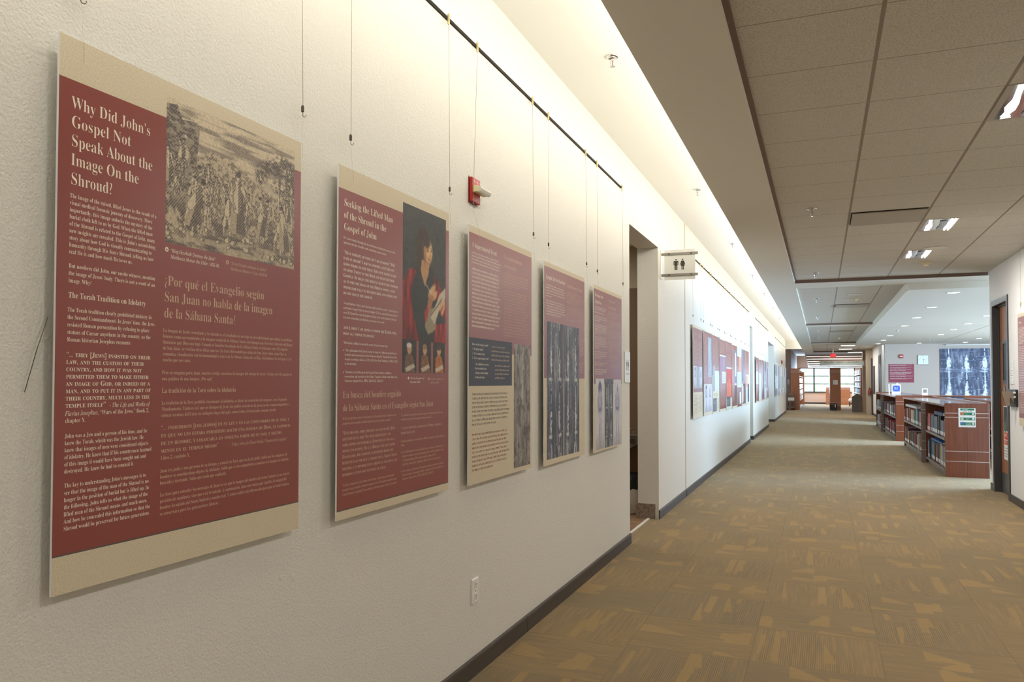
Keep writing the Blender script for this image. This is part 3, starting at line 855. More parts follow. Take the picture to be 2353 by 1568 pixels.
q.block(['La imagen de Jesús resucitado y levantado es el resultado de un viaje de descubrimiento que utilizó la medicina', 'forense como acercamiento a la imagen visual de la Sábana Santa, una imagen que desvela el misterio del lienzo', 'funerario que Dios nos legó. Cuando el hombre levantado de la Sábana Santa se relaciona con el Evangelio', 'de San Juan, se revelan otras ideas nuevas. Se trata del asombroso relato de San Juan sobre cómo Dios se', 'comunica visualmente con la humanidad a través de la Sábana Santa de su Hijo, diciéndonos lo real que es y lo', 'mucho que nos ama.'], .310, .6225, .6950, S, .540, off=-.012)
q.block(['Pero en ninguna parte Juan, nuestro testigo, menciona la imagen del cuerpo de Jesús. No hay en el Evangelio ni', 'una palabra de una imagen. ¿Por qué?'], .3082, .7265, .7415, S, .539, off=-.012)
q.line('La tradición de la Torá sobre la idolatría', .3085, .7725, .0178, width=.278, off=-.006)
q.block(['La tradición de la Torá prohibía claramente la idolatría, es decir, la veneración de imágenes, en el Segundo', 'Mandamiento. Tanto es así, que en tiempos de Jesús los judíos resistieron la persecución romana negándose a', 'colocar estatuas del César en cualquier lugar del país, como relata el historiador romano Josefo.'], .3080, .8015, .8315, S, .530, off=-.012)
q.block(['“... insistieron [los judíos] en su ley y en las costumbres de su país, y', 'en que no les estaba permitido hacer una imagen de Dios, ni tampoco', 'de un hombre, y colocarla en ninguna parte de su país, y mucho', 'menos en el templo mismo”'], .3072, .8625, .9190, .0158, .533, off=-.003, caps=True)
q.line('- \x01Vida y obras de Flavio Josefo, “Guerras de los judíos”,\x01', .566, .9205, .0132, width=.262)
q.line('Libro 2, capítulo X.', .3072, .9360, .0138, width=.102, off=-.012)
q.block(['Juan era judío y una persona de su tiempo, y conocía la Torá, que era la ley judía. Sabía que las imágenes de', 'hombres se consideraban objetos de idolatría. Sabía que si sus compatriotas conocían esta imagen, la habrían', 'buscado y destruido. Sabía que tenía que ocultarla.'], .3058, .9670, .9965, S, .528, off=-.012)
q.block(['La clave para entender los mensajes de Juan es ver que la imagen del hombre del Santo Sudario ya no está en', 'posición de sepultura, sino que está levantada. A continuación, Juan nos cuenta qué significa la imagen del', 'hombre levantado del Santo Sudario y mucho más. Y cómo ocultó esta información para que el Santo Sudario', 'se conservara para las generaciones futuras.'], .3062, 1.0253, 1.0718, S, .533, off=-.012)
q.line('\x01“El rey Ezequías destruye los ídolos”\x01', .5595, .4240, .0122, width=.160)
q.line('\x01Matthaeus Merian el Viejo, 1625-30.\x01', .5595, .4392, .0122, width=.163)
q.disc(.5462, .4200, .0058); q.place('spanish_lettering', m_txt_tan, t, fn, .001)
q = Txt()
for u, v in ((.3195, .4180), (.5462, .4200)): q.poly([(u, v - .0035), (u + .0035, v + .0025), (u - .0035, v + .0025)])
q.place('marker_triangle', m_maroon, t, fn, .0013)

# --- panel 2
y0, zt = 2.3455, 2.1155
t = board(y0, zt, 'maroon text panel with a painted portrait in a red cloak, second from the camera', GP, 1.196)
fn = on_left(y0, zt, XP)
field(t, fn, 'maroon_field', m_maroon, [(0, .078, PW, 1.163)])
field(t, fn, 'soft_print_edge', m_txt_dark, [(0, 1.163, PW, 1.167)])
ny, nx = 230, 164
y, x = grid(ny, nx)
wx = x + (vnoise(ny, nx, 9, 7, 61, 2) - .5) * .035; wy = y + (vnoise(ny, nx, 9, 7, 62, 2) - .5) * .025
P = lambda *pts: inpoly(wy, wx, pts)
n = vnoise(ny, nx, 10, 8, 31, 3)
img = np.ones((ny, nx, 3)) * np.array([58, 58, 54]) + (n[..., None] - .5) * 24
fold = .55 + .9 * (vnoise(ny, nx, 5, 16, 35, 2) - .3)
red = lambda img, m: img * (1 - m[..., None]) + m[..., None] * (np.array([192, 44, 36.]) * np.clip(fold, .45, 1.1)[..., None])
img = blend(img, (42, 44, 40), P((.16, .52), (.38, .40), (.66, .42), (.84, .56), (.95, 1), (.10, 1)))
img = red(img, P((.0, .58), (.10, .49), (.22, .45), (.30, .48), (.20, .60), (.22, .78), (.36, 1.0), (.0, 1.0)))
img = red(img, P((.70, .47), (.80, .50), (.94, .62), (1, .70), (1, .80), (.84, .76), (.74, .64)))
img = red(img, P((.46, .78), (.58, .68), (.68, .74), (.60, .86), (.48, .86)) * .8)
img = red(img, P((.74, .86), (1, .82), (1, 1), (.70, 1)))
img = blend(img, (60, 42, 28), ell(wy, wx, .27, .45, .155, .165, .25))
img = blend(img, (60, 42, 28), P((.30, .30), (.44, .30), (.42, .47), (.36, .50), (.30, .42)))
img = blend(img, (186, 138, 90), P((.42, .38), (.60, .40), (.57, .48), (.50, .58), (.44, .52), (.40, .46)))
img = blend(img, (208, 160, 106), ell(wy, wx, .310, .565, .100, .092, .25, .10))
img = blend(img, (228, 190, 138), ell(wy, wx, .275, .590, .055, .055, .9))
img = blend(img, (150, 104, 66), ell(wy, wx, .33, .49, .09, .035, .9) * .7)
img = blend(img, (60, 42, 28), ell(wy, wx, .215, .50, .055, .115, .4, -.3))
img = blend(img, (96, 62, 42), (ell(wy, wx, .300, .555, .010, .026, .8) + ell(wy, wx, .298, .630, .009, .018, .8)) * .75)
img = blend(img, (96, 62, 42), (ell(wy, wx, .281, .550, .006, .034, .8) + ell(wy, wx, .280, .632, .006, .020, .8)) * .6)
img = blend(img, (164, 114, 74), ell(wy, wx, .328, .602, .030, .010, .8) * .7)
img = blend(img, (158, 84, 64), ell(wy, wx, .366, .588, .008, .028, .8) * .85)
img = blend(img, (160, 112, 72), ell(wy, wx, .398, .56, .010, .05, .8) * .7)
img = blend(img, (150, 136, 110), P((.48, .88), (.62, .74), (.82, .72), (.74, .90), (.56, .95)))
img = blend(img, (198, 186, 160), P((.62, .80), (.84, .62), (1, .55), (1, .64), (.84, .74), (.72, .86)))
img = blend(img, (110, 96, 76), (abs((wx - .62) * .55 + (wy - .80)) < .008) * (wx > .62) * (wx < .9))
for c in ((.66, .60, .035, .10, .5), (.72, .625, .022, .075, .35), (.70, .650, .020, .07, .3), (.88, .70, .022, .055, 1.0), (.92, .735, .022, .055, .9), (.95, .69, .020, .05, 1.1)):
    img = blend(img, (210, 162, 112), ell(wy, wx, c[1], c[0], c[2], c[3], .5, c[4]))
img = blend(img, (176, 122, 80), P((.55, .68), (.62, .62), (.70, .64), (.64, .72), (.56, .80)) * .85)
img = blend(img, (226, 222, 210), (abs((wy - .575) - (wx - .56) * .35) < .004) * (wx > .52) * (wx < .66))
for _ in range(2):
    img = (img + np.roll(img, 1, 0) + np.roll(img, -1, 0) + np.roll(img, 1, 1) + np.roll(img, -1, 1)) / 5
img[[0, 1, -1, -2]] = img[[2, 2, -3, -3]]
img = img + (vnoise(ny, nx, 80, 60, 33)[..., None] - .5) * 18
picture('portrait_print', t, fn, .4635, .0355, .8620, .5690, img, .0008)
rg = random.Random(8)
for k, (u0, u1) in enumerate(((.4625, .584), (.604, .718), (.738, .853))):
    ny, nx = 44, 36; y, x = grid(ny, nx)
    img = np.ones((ny, nx, 3)) * np.array([46, 38, 34])
    rob = ((112, 82, 60), (130, 84, 50), (176, 106, 40))[k]
    img = blend(img, rob, inpoly(y, x, [(.15, 1), (.22, .5), (.45, .38), (.75, .48), (.95, 1)]))
    img = blend(img, (192, 150, 110), ell(y, x, .28, .5, .15, .17, .4))
    img = blend(img, ((210, 200, 186), (150, 112, 84), (70, 50, 36))[k], ell(y, x, .17, .48, .08, .18, .5))
    img = blend(img, (212, 204, 190), inpoly(y, x, [(.2, .86), (.8, .72), (.9, .82), (.3, .98)]) * .8)
    picture('small_portrait_print', t, fn, u0, .567, u1, .697, img + (vnoise(ny, nx, 20, 18, k)[..., None] - .5) * 30, .0010)
q = Txt()
for i, s in enumerate(('Seeking the Lifted Man', 'of the Shroud in the', 'Gospel of John')):
    q.line(s, .0345, .1335 + .0418 * i, .0365, width=(.348, .297, .2245)[i])
q.place('title_lettering', m_txt, t, fn, .0012)
q = Txt(); S = .0122
q.block(['Dr. Lavoie looked through the lens of divine revelation for answers to the', 'questions that his scientific study raised but cannot answer:'], .0335, .247, .263, S, .367, off=-.012)
q.block(['“‘He is upright, but why isn’t he standing?’ ‘Why', 'is he in midair?’ I had no answers, and I did not', 'know where to find them. Then one source came', 'to mind. I went to the Bible and read the four', 'Gospels. So began the biblical search for answers', 'as to why the image of the Shroud shows a man', 'whose hair falls to his shoulders and whose feet', 'do not touch the ground.'], .0335, .2975, .4355, .0168, .391, off=-.002, caps=True)
q.block(['“I read Matthew, Mark, and Luke but could not find an answer. I then began to', 'read John’s Gospel. When I came to chapter 12, I was amazed because there in', 'verse 32 I found the exact description of what I saw on the Shroud. And what', 'was most astonishing was that they were Jesus’ own words:'], .0335, .4695, .5175, S, .392, off=-.012)
q.block(['‘and I, when I am lifted up from the Earth, will', 'draw all people to myself.’'], .0335, .553, .573, .0164, .382, off=-.002, caps=True)
q.line('“With further Biblical research the words of Jesus became clear:', .0345, .604, S, width=.315, off=-.012)
q.block(['“The culmination of his [Jesus’] career is when he is lifted up toward heaven', 'in death and resurrection to draw all men to himself.” Raymond Brown, The', 'Gospel according to John, vol. 29 (I-XII) (New York: Doubleday, 1966), CXLV', 'in introduction.'], .0455, .629, .6745, S, .380, off=-.012)
q.block(['“Therefore, to be lifted up in the Gospel of John includes crucifixion,', 'resurrection, and ascension to the Father.” Ignatius Catholic Study Bible (San', 'Francisco: Ignatius Press, 2001), 166n12:32, 166n13:1.”'], .0455, .7035, .733, S, .378, off=-.012)
for v in (.626, .7005): q.disc(.0365, v, .0022, 10)
q.block(['“The Four Evangelists” by', 'Guido Reni, 1630s.'], .529, .722, .737, .0115, .126, off=-.012)
q.disc(.516, .718, .0055)
q.place('body_lettering', m_txt, t, fn, .0012)
q = Txt()
q.line('En busca del hombre erguido', .0345, .7885, .0345, width=.420)
q.line('de la Sábana Santa en el Evangelio según San Juan', .0345, .8325, .0345, width=.706)
q.block(['El Dr. Lavoie buscó a través de la lente de la Revelación divina respuestas a las', 'preguntas que su estudio científico planteaba pero no podía responder:'], .0335, .861, .8775, S, .384, off=-.012)
q.block(['“Está erguido, pero ¿por qué no está de pie? ¿Por', 'qué está en el aire? No tenía respuestas y no', 'sabía dónde encontrarlas. Entonces me vino a la', 'mente una fuente. Fui a la Biblia y leí los cuatro', 'Evangelios. Así comenzó la búsqueda bíblica de', 'respuestas al por qué la imagen de la Sábana Santa', 'muestra a un hombre cuyo cabello le cae hasta los', 'hombros y cuyos pies no tocan el suelo.'], .0340, .911, 1.0515, .0168, .390, off=-.002, caps=True)
q.block(['“Leí los Evangelios de San Mateo, San Marcos y San Lucas, pero no pude', 'encontrar una respuesta. Entonces empecé a leer el Evangelio según San Juan.', 'Cuando llegué al capítulo 12, me quedé asombrado porque allí, en el versículo'], .036, 1.086, 1.117, S, .388, off=-.012)
q.block(['32, encontré la descripción exacta de lo que vi en la Sábana Santa. Y lo más', 'asombroso fue que eran las propias palabras de Jesús:'], .455, .865, .881, S, .378, off=-.012)
q.block(['‘y yo, cuando sea alzado de la Tierra, atraeré a', 'todos hacia mí’.'], .455, .915, .934, .0160, .372, off=-.002, caps=True)
q.block(['Cuando profundicé en la investigación bíblica, las palabras de Jesús quedaron', 'claras:'], .4535, .965, .980, S, .400, off=-.012)
q.block(['“La culminación de su carrera [la de Jesús] es cuando es elevado hacia el', 'cielo en la muerte y la resurrección para atraer a todos los hombres hacia', 'sí”. Raymond Brown, El Evangelio según San Juan, vol. 29', '(XII-XXI) (Nueva York: Doubleday, 1966), CXLV en la introducción.'], .4665, 1.007, 1.055, S, .378, off=-.012)
q.block(['“Por lo tanto, ser elevado en el Evangelio de San Juan incluye la crucifixión,', 'la resurrección y la ascensión al Padre”. Ignatius Catholic Study Bible (San', 'Francisco: Ignatius Press, 2001), 166n12:32, 166n13:1.”'], .467, 1.080, 1.1105, S, .382, off=-.012)
for v in (1.004, 1.077): q.disc(.458, v, .0022, 10)
q.block(['“Los cuatro evangelistas” de', 'Guido Reni, 1630s.'], .712, .724, .739, .0115, .128, off=-.012)
q.disc(.699, .720, .0055)
q.place('spanish_lettering', m_txt_tan, t, fn, .0012)

# --- linen and burn-mark picture strips used on the following panels: pale cloth or a dark negative of one
def cloth(ny, nx, seed, dark=True, col=((62, 66, 82), (206, 208, 200)), fold=2, fig=True):
    y, x = grid(ny, nx)
    a, b = (np.array(c, float) for c in col)
    n = vnoise(ny, nx, 4, 26, seed, 2) * .5 + vnoise(ny, nx, 9, 14, seed + 1, 3) * .5
    k = np.clip((n - .45) * 1.6, 0, .45)
    if fig:
        mid = .5
        k = k + .22 * ell(y, x, .28, mid, .26, .16, 1.2) * vnoise(ny, nx, 20, 18, seed + 7, 2) * 1.6
    if dark:
        rg = random.Random(seed)
        for s in (-1, 1):
            cx = .5 + s * .25
            k = k + .85 * (abs(x - cx + .004 * np.sin(30 * y)) < .012) * (vnoise(ny, nx, 30, 3, seed + 3) > .42)
            for cy in (.30, .72):
                lo = ell(y, x, cy, cx, .10, .055, .5)
                k = k + lo * np.clip((vnoise(ny, nx, 50, 30, seed + int(cy * 10)) - .25) * 3, 0, 1) * .95
                k = k + ell(y, x, cy + .12, cx + s * .03, .014, .10, .6) * .7
            for i in range(5):
                k = k + ell(y, x, .94 + .05 * rg.random(), cx + rg.uniform(-.14, .14), .05, .012, .8) * .6
        for i in range(26):
            k = k + ell(y, x, rg.random(), rg.random(), .008, .012, .8) * .8
    return a + (b - a) * np.clip(k, 0, 1)[..., None] + (vnoise(ny, nx, ny / 2, nx / 2, seed + 5)[..., None] - .5) * 20

# --- panel 3
y0, zt = 3.4615, 2.108
t = board(y0, zt, 'maroon and beige panel with navy block and tall cloth photograph, third from the camera', GP)
fn = on_left(y0, zt, XP)
field(t, fn, 'maroon_field', m_maroon, [(0, .032, PW, .5815)])
field(t, fn, 'navy_block', m_navy, [(0.0, .519, .577, .7435)], .0007)
picture('cloth_photograph', t, fn, .604, .525, .868, 1.178, cloth(150, 50, 41, False, ((124, 116, 112), (214, 208, 192))) - blend(np.zeros((150, 50, 3)), (56, 52, 52), (vnoise(150, 50, 16, 8, 44, 3) > .56) * .6), .0008)
rg = random.Random(21)
q = Txt()
q.line('A Supernatural Event', .035, .0975, .034, width=.320)
q.letters(.035, .126, .412, 4, .0152, .0125, rg, .95)
q.letters(.037, .203, .405, 15, .0190, .0135, rg, .8, True)
q.line('How was this image created?', .039, .554, .016, width=.204, off=-.012)
for i, s in enumerate(('1.  By human hands?', '2.  Is it a natural event?', '3.  Is it a supernatural event?')):
    q.line(s, .044, .576 + .0212 * i, .0158, width=(.135, .155, .203)[i], off=-.012)
q.block(['–Yes, defined as an event', 'that is outside of our', 'ordinary understanding', 'of time and space.'], .077, .646, .7075, .0158, .170, off=-.012)
q.place('body_lettering', m_txt, t, fn, .0012)
q = Txt()
q.line('Un acontecimiento', .453, .0955, .034, width=.287); q.line('sobrenatural', .453, .1395, .034, width=.185)
q.letters(.454, .170, .845, 5, .0152, .0125, rg, .6)
q.letters(.455, .259, .840, 16, .0154, .0125, rg, .95)
q.line('¿Cómo se creó esta imagen?', .284, .556, .015, width=.191, off=-.012)
q.letters(.285, .578, .545, 3, .0212, .0150, rg, .98)
q.letters(.332, .649, .545, 4, .0203, .0145, rg, .65)
q.place('spanish_lettering', m_txt_tan, t, fn, .0012)
q = Txt(); q.letters(.040, .788, .545, 8, .0202, .0150, rg, .62, True); q.place('dark_lettering', m_txt_dark, t, fn, .0008)
q = Txt(); q.letters(.041, .976, .532, 9, .0206, .0150, rg, .55, True); q.place('red_lettering', m_txt_red, t, fn, .0008)

# --- panel 4
y0, zt = 4.583, 2.0925
t = board(y0, zt, 'maroon panel with two tall dark cloth negatives side by side, fourth from the camera', GP)
fn = on_left(y0, zt, XP)
field(t, fn, 'maroon_field', m_maroon, [(0, .027, PW, .686)])
picture('cloth_negative_print', t, fn, .052, .350, .392, 1.168, cloth(200, 90, 51), .0008)
picture('cloth_negative_print', t, fn, .408, .352, .758, 1.170, cloth(200, 90, 61), .0008)
q = Txt()
q.line('Upright, But Not Standing?', .035, .098, .034, width=.402)
q.letters(.035, .138, .430, 5, .0160, .0125, rg, .28); q.letters(.040, .230, .437, 6, .0158, .0125, rg, .75)
q.place('body_lettering', m_txt, t, fn, .0012)
q = Txt()
q.line('¿Erguido pero no de pie?', .468, .1045, .034, width=.375)
q.letters(.468, .141, .862, 5, .0160, .0125, rg, .76); q.letters(.468, .233, .860, 6, .0165, .0125, rg, .5)
q.letters(.772, .430, .875, 8, .0148, .0110, rg, .8); q.letters(.772, .585, .872, 5, .0148, .0110, rg, .8)
q.place('spanish_lettering', m_txt_tan, t, fn, .0012)

# --- panel 5
y0, zt = 5.725, 2.079
t = board(y0, zt, 'maroon panel with two pale figure studies, last before the restroom opening', GP, 1.20)
fn = on_left(y0, zt, XP)
field(t, fn, 'maroon_field', m_maroon, [(0, .026, PW, .710)])
def statue(ny, nx, seed, hood=False):
    y, x = grid(ny, nx)
    img = np.ones((ny, nx, 3)) * np.array([204, 200, 204]) - (y[..., None] > .75) * (y[..., None] - .75) * 150
    img = blend(img, (96, 98, 122), ell(y, x, .14, .5, .10, .20, .3) if not hood else inpoly(y, x, [(.5, .04), (.58, .20), (.66, .26), (.34, .26), (.42, .20)]))
    img = blend(img, (168, 168, 182), ell(y, x, .34, .5, .18, .20, .4))
    for s in (-1, 1):
        img = blend(img, (96, 98, 120), ell(y, x, .36, .5 + s * .22, .15, .03, .6)); img = blend(img, (112, 112, 132), ell(y, x, .75, .5 + s * .09, .22, .028, .7))
    img = blend(img, (110, 112, 130), ell(y, x, .44, .5, .03, .16, .6))
    return img + (vnoise(ny, nx, 40, 12, seed)[..., None] - .5) * 22
picture('figure_study_print', t, fn, .055, .670, .305, 1.184, statue(120, 50, 71), .0008)
picture('cloth_negative_print', t, fn, .320, .672, .588, 1.186, cloth(120, 50, 73), .0008)
picture('figure_study_print', t, fn, .603, .676, .872, 1.190, statue(120, 50, 75, True), .0008)
q = Txt()
q.line('The Image of the', .032, .079, .034, width=.250); q.line('Upright Man', .032, .127, .034, width=.195)
for v, n_, e in ((.158, 2, .8), (.196, 1, .7), (.225, 3, .4), (.285, 5, .5), (.375, 6, .3), (.480, 4, .5), (.560, 2, .7), (.610, 3, .6)): q.letters(.034, v, .405, n_, .0152, .0125, rg, e)
q.place('body_lettering', m_txt, t, fn, .0012)
q = Txt()
q.line('La imagen del', .449, .084, .034, width=.217); q.line('hombre erguido', .449, .1345, .034, width=.240)
for v, n_, e in ((.163, 2, .8), (.201, 1, .7), (.230, 4, .4), (.300, 5, .5), (.390, 6, .3), (.490, 4, .5), (.570, 2, .7)): q.letters(.449, v, .850, n_, .0152, .0125, rg, e)
q.place('spanish_lettering', m_txt_tan, t, fn, .0012)

ORD = ['first', 'second', 'third', 'fourth', 'fifth', 'sixth', 'seventh', 'eighth', 'ninth', 'tenth']
for k, (ya, yb, zt) in enumerate(((1.306, 2.138, 2.1275), (2.443, 3.258, 2.1155), (3.590, 4.409, 2.108), (4.706, 5.562, 2.0925), (5.880, 6.710, 2.079))):
    hanger(ya, zt, 'the left edge of the %s large panel from the camera' % ORD[k], 'cable hangers over the five nearest panels', -.058 if k == 2 else -.006)
    hanger(yb, zt, 'the right edge of the %s large panel from the camera' % ORD[k], 'cable hangers over the five nearest panels', .010)
# loose ends of hanging wire that stick out from behind the first three panels
for y0_, z0_, y1_, z1_, lb in ((1.240, 1.52, 1.188, 1.36, 'loose black wire end poking out behind the left edge of the first maroon panel'),
                               (2.124, 1.46, 2.155, 1.36, 'loose wire end poking out behind the right edge of the first maroon panel'),
                               (3.236, 1.47, 3.262, 1.42, 'loose wire end poking out behind the right edge of the second maroon panel'),
                               (4.350, 1.47, 4.385, 1.39, 'loose wire end poking out behind the right edge of the third maroon panel')):
    tag(MB().tube([(XW + 0.012, y0_, z0_), (XW + 0.016, (y0_ + y1_) / 2 - .003, (z0_ + z1_) / 2 + .01), (XW + 0.010, y1_, z1_)], 0.0009, 6).build('hanging_wire', m_dark_metal, loc=(XW + .012, y0_, z0_)), lb, 'wire', 'loose wire ends behind the panels')

# --- the further rows: each panel from a short list of print shapes (colour, u0, v0, u1, v1)
C = {'m': m_maroon, 'n': m_navy, 'r': mat('fire_red_print', (196, 62, 48), .55), 'o': mat('orange_print', (222, 120, 70), .55), 's': mat('salmon_print', (206, 138, 116), .55),
     'k': mat('blue_grey_print', (112, 120, 132), .55), 'l': mat('pale_linen_print', (202, 202, 194), .55), 'w': mat('white_print', (232, 232, 230), .55), 'p': mat('mauve_print', (150, 112, 128), .55), 'b': mat('brown_print', (96, 70, 58), .55), 'g': mat('sage_print', (166, 174, 158), .55)}
def far_panel(y0, zt, label, group, shapes, texts, pics=(), w=PW, h=PH, seed=0):
    t = board(y0, zt, label, group, h, w)
    fn = on_left(y0, zt, XP)
    by = {}
    for i, (c, *r) in enumerate(shapes): by.setdefault((c), []).append((i, r))
    for c, rs in by.items():
        field(t, fn, MATS_NAME[c], C[c], [(r[0] * w, r[1] * h, r[2] * w, r[3] * h) for _, r in rs], .0006 + .0004 * min(i for i, _ in rs))
    rg = random.Random(seed); q = Txt(); q2 = Txt()
    for (u0, v0, u1, v1, dark) in texts:
        n_ = max(1, int((v1 - v0) * h / .0175)); (q2 if dark else q).ghost(u0 * w, v0 * h + .015, u1 * w, n_, .0175, .0100, rg, .7)
    q.place('body_lettering', m_txt_tan, t, fn, .0048); q2.place('dark_lettering', m_txt_dark, t, fn, .0048)
    for (kind, u0, v0, u1, v1, sd) in pics:
        im = statue(70, 26, sd) if kind == 's' else statue(70, 26, sd, True) if kind == 'h' else cloth(80, 30, sd, kind == 'd', ((62, 66, 82), (206, 208, 200)) if kind == 'd' else ((140, 146, 152), (216, 216, 208)))
        picture({'s': 'figure_study_print', 'h': 'figure_study_print', 'd': 'cloth_negative_print', 'c': 'cloth_photograph'}[kind], t, fn, u0 * w, v0 * h, u1 * w, v1 * h, im, .0044)
    return t
MATS_NAME = {'m': 'maroon_field', 'n': 'navy_block', 'r': 'red_picture', 'o': 'flame_shapes', 's': 'salmon_block', 'k': 'blue_grey_strip', 'l': 'pale_block', 'w': 'white_block', 'p': 'mauve_block', 'b': 'brown_block', 'g': 'sage_block'}
G2 = 'maroon exhibit panels in the row past the restroom sign'
spec = [
 ('maroon panel with three pale figure prints above beige text, first past the restroom sign',
  [('m', 0, .03, 1, .72)], [(.05, .07, .45, .12, 0), (.5, .08, .9, .13, 0), (.05, .16, .46, .42, 0), (.52, .17, .95, .42, 0), (.05, .75, .48, .96, 1), (.53, .75, .95, .94, 1)], [('s', .06, .44, .33, .68, 81), ('c', .35, .44, .63, .68, 82), ('h', .65, .44, .94, .68, 83)]),
 ('maroon panel with a tall pale strip and two figures below, second past the restroom sign',
  [('m', 0, .02, 1, .63)], [(.05, .05, .45, .60, 0), (.5, .56, .92, .62, 0)], [('c', .50, .07, .97, .55, 84), ('s', .06, .63, .50, .96, 85), ('h', .51, .63, .96, .96, 86)]),
 ('maroon panel with a dark column picture at bottom left, third past the restroom sign',
  [('m', 0, .02, 1, .52), ('l', .08, .46, .98, .72), ('n', .08, .81, .60, 1 - .025)], [(.05, .04, .9, .45, 0), (.08, .74, .92, .80, 1), (.65, .81, .95, .96, 1)], [('c', .08, .40, .34, .72, 87), ('d', .12, .82, .56, .96, 88)]),
 ('maroon panel with a light framed block in its middle, fourth past the restroom sign',
  [('m', 0, .03, 1, .965), ('l', 0, .235, 1, .255), ('p', .04, .26, 1, .46), ('l', .35, .46, 1, .62)], [(.05, .05, .92, .22, 0), (.45, .28, .95, .44, 0), (.40, .48, .95, .60, 1), (.05, .65, .95, .93, 0)]),
 ('maroon panel with a flaming red picture over a navy block, fifth past the restroom sign',
  [('m', 0, .02, 1, .83), ('l', 0, .385, 1, .405), ('r', .05, .41, 1, .82), ('o', .15, .60, .32, .80), ('o', .42, .55, .60, .81), ('o', .70, .62, .84, .80), ('n', .05, .81, .72, .95)], [(.05, .04, .45, .16, 0), (.5, .07, .9, .18, 0), (.05, .2, .92, .37, 0), (.1, .84, .65, .93, 0)]),
 ('maroon panel with narrow light strips on its right, sixth past the restroom sign',
  [('m', 0, .03, 1, .965), ('k', .52, .10, .92, .50), ('w', .64, .14, .84, .50), ('k', .58, .52, .90, .60), ('w', .52, .62, .9, .64), ('b', .55, .66, .92, .93)], [(.05, .06, .45, .9, 0)]),
 ('half beige panel with salmon print and white figure, seventh past the restroom sign',
  [('m', 0, .18, 1, .99), ('l', 0, .43, 1, .68), ('s', .42, .18, 1, .43), ('k', .45, .72, .95, .96), ('w', .55, .76, .85, .95)], [(.06, .02, .9, .16, 1), (.05, .2, .38, .4, 0), (.08, .45, .9, .65, 1), (.05, .7, .4, .95, 0)]),
 ('maroon panel with blue grey strip and brown prints, eighth past the restroom sign',
  [('m', 0, .03, 1, .965), ('k', .0, .03, .42, .58), ('l', .0, .62, .30, .95), ('b', .30, .62, 1, .955), ('s', .36, .66, .55, .93)], [(.45, .06, .93, .58, 0)]),
 ('maroon and beige panel with salmon strip and dark corner, last past the restroom sign',
  [('m', 0, .03, 1, .45), ('l', 0, .45, 1, .96), ('s', .12, .47, .50, .68), ('n', .55, .62, 1, .95)], [(.08, .05, .9, .42, 0), (.1, .7, .5, .9, 1)]),
]
Y2 = [10.681, 11.712, 12.675, 13.66, 14.65, 15.64, 16.63, 17.60, 18.58]
for k, (lb, sh, tx, *pc) in enumerate(spec):
    zt = 2.118 - .006 * k * .5
    far_panel(Y2[k], zt, lb, G2, sh, tx, pc[0] if pc else (), .893 if k < 8 else .84, PH, 100 + k)
    for s, d in (('left', .07), ('right', .82)):
        hanger(Y2[k] + d, zt, '%s edge of the %s panel past the restroom sign' % (s, ORD[k]), 'cable hangers over the nine panels past the restroom sign', .004)
G3 = 'exhibit panels between the two further wall openings'
spec3 = [
 ('maroon panel with a pale block across its middle, first between the two further openings', [('m', 0, .03, 1, .97), ('l', .05, .33, .95, .60)], [(.05, .06, .9, .3, 0), (.1, .36, .9, .56, 1), (.05, .64, .9, .9, 0)]),
 ('panel maroon on top with a tall pale print below, second between the further openings', [('m', 0, .05, 1, .36), ('l', .1, .36, .9, .94)], [(.05, .08, .9, .33, 0)]),
 ('maroon panel with a dark strip down its right side, third between the two further openings', [('m', 0, .04, 1, .97), ('k', .48, .06, .85, .95), ('b', .6, .08, .8, .9)], [(.05, .08, .42, .8, 0)]),
 ('grey print panel with small white lights, fourth between the two further openings', [('k', .05, .04, .95, .96), ('b', .15, .06, .4, .28), ('w', .15, .55, .35, .60), ('l', .1, .7, .9, .95), ('g', .4, .3, .8, .7)], []),
 ('reddish panel with a white spot low down, last between the two further openings', [('m', 0, .04, 1, .96), ('p', .1, .2, .8, .8), ('w', .3, .70, .5, .78)], [(.1, .06, .9, .18, 0)]),
]
for k, (lb, sh, tx) in enumerate(spec3):
    far_panel(21.60 + 1.085 * k, 2.035, lb, G3, sh, tx, (), .893, 1.16, 200 + k)
    hanger(22.1 + 1.05 * k, 2.035, 'the %s panel between the two further wall openings' % ORD[k], 'cable hangers between the two further wall openings')
G4 = 'last exhibit panels at the far end of the left wall'
for k in range(9):
    cs = [('k', 'm', 'b'), ('l', 'w', 'm'), ('p', 'k', 'm'), ('l', 'g', 'w'), ('w', 'g', 'k'), ('g', 'k', 'l'), ('l', 'g', 'w'), ('k', 'l', 'g'), ('l', 'k', 'g')][k]
    nm = {'k': 'blue grey', 'm': 'maroon', 'b': 'brown', 'l': 'pale linen', 'w': 'white', 'p': 'mauve', 'g': 'sage green'}
    far_panel(30.98 + 1.09 * k, 2.03, '%s panel with %s and %s prints, %s in the last row' % (nm[cs[0]], nm[cs[1]], nm[cs[2]], ORD[k]), G4,
              [(cs[0], .05, .03, .95, .97), (cs[1], .2, .35, .75, .75), (cs[2], .3, .78, .8, .93)], [], (), .893, 1.16, 300 + k)
    hanger(31.75 + 1.05 * k, 2.03, 'the %s panel of the last row at the far end' % ORD[k], 'cable hangers over the last row of panels')

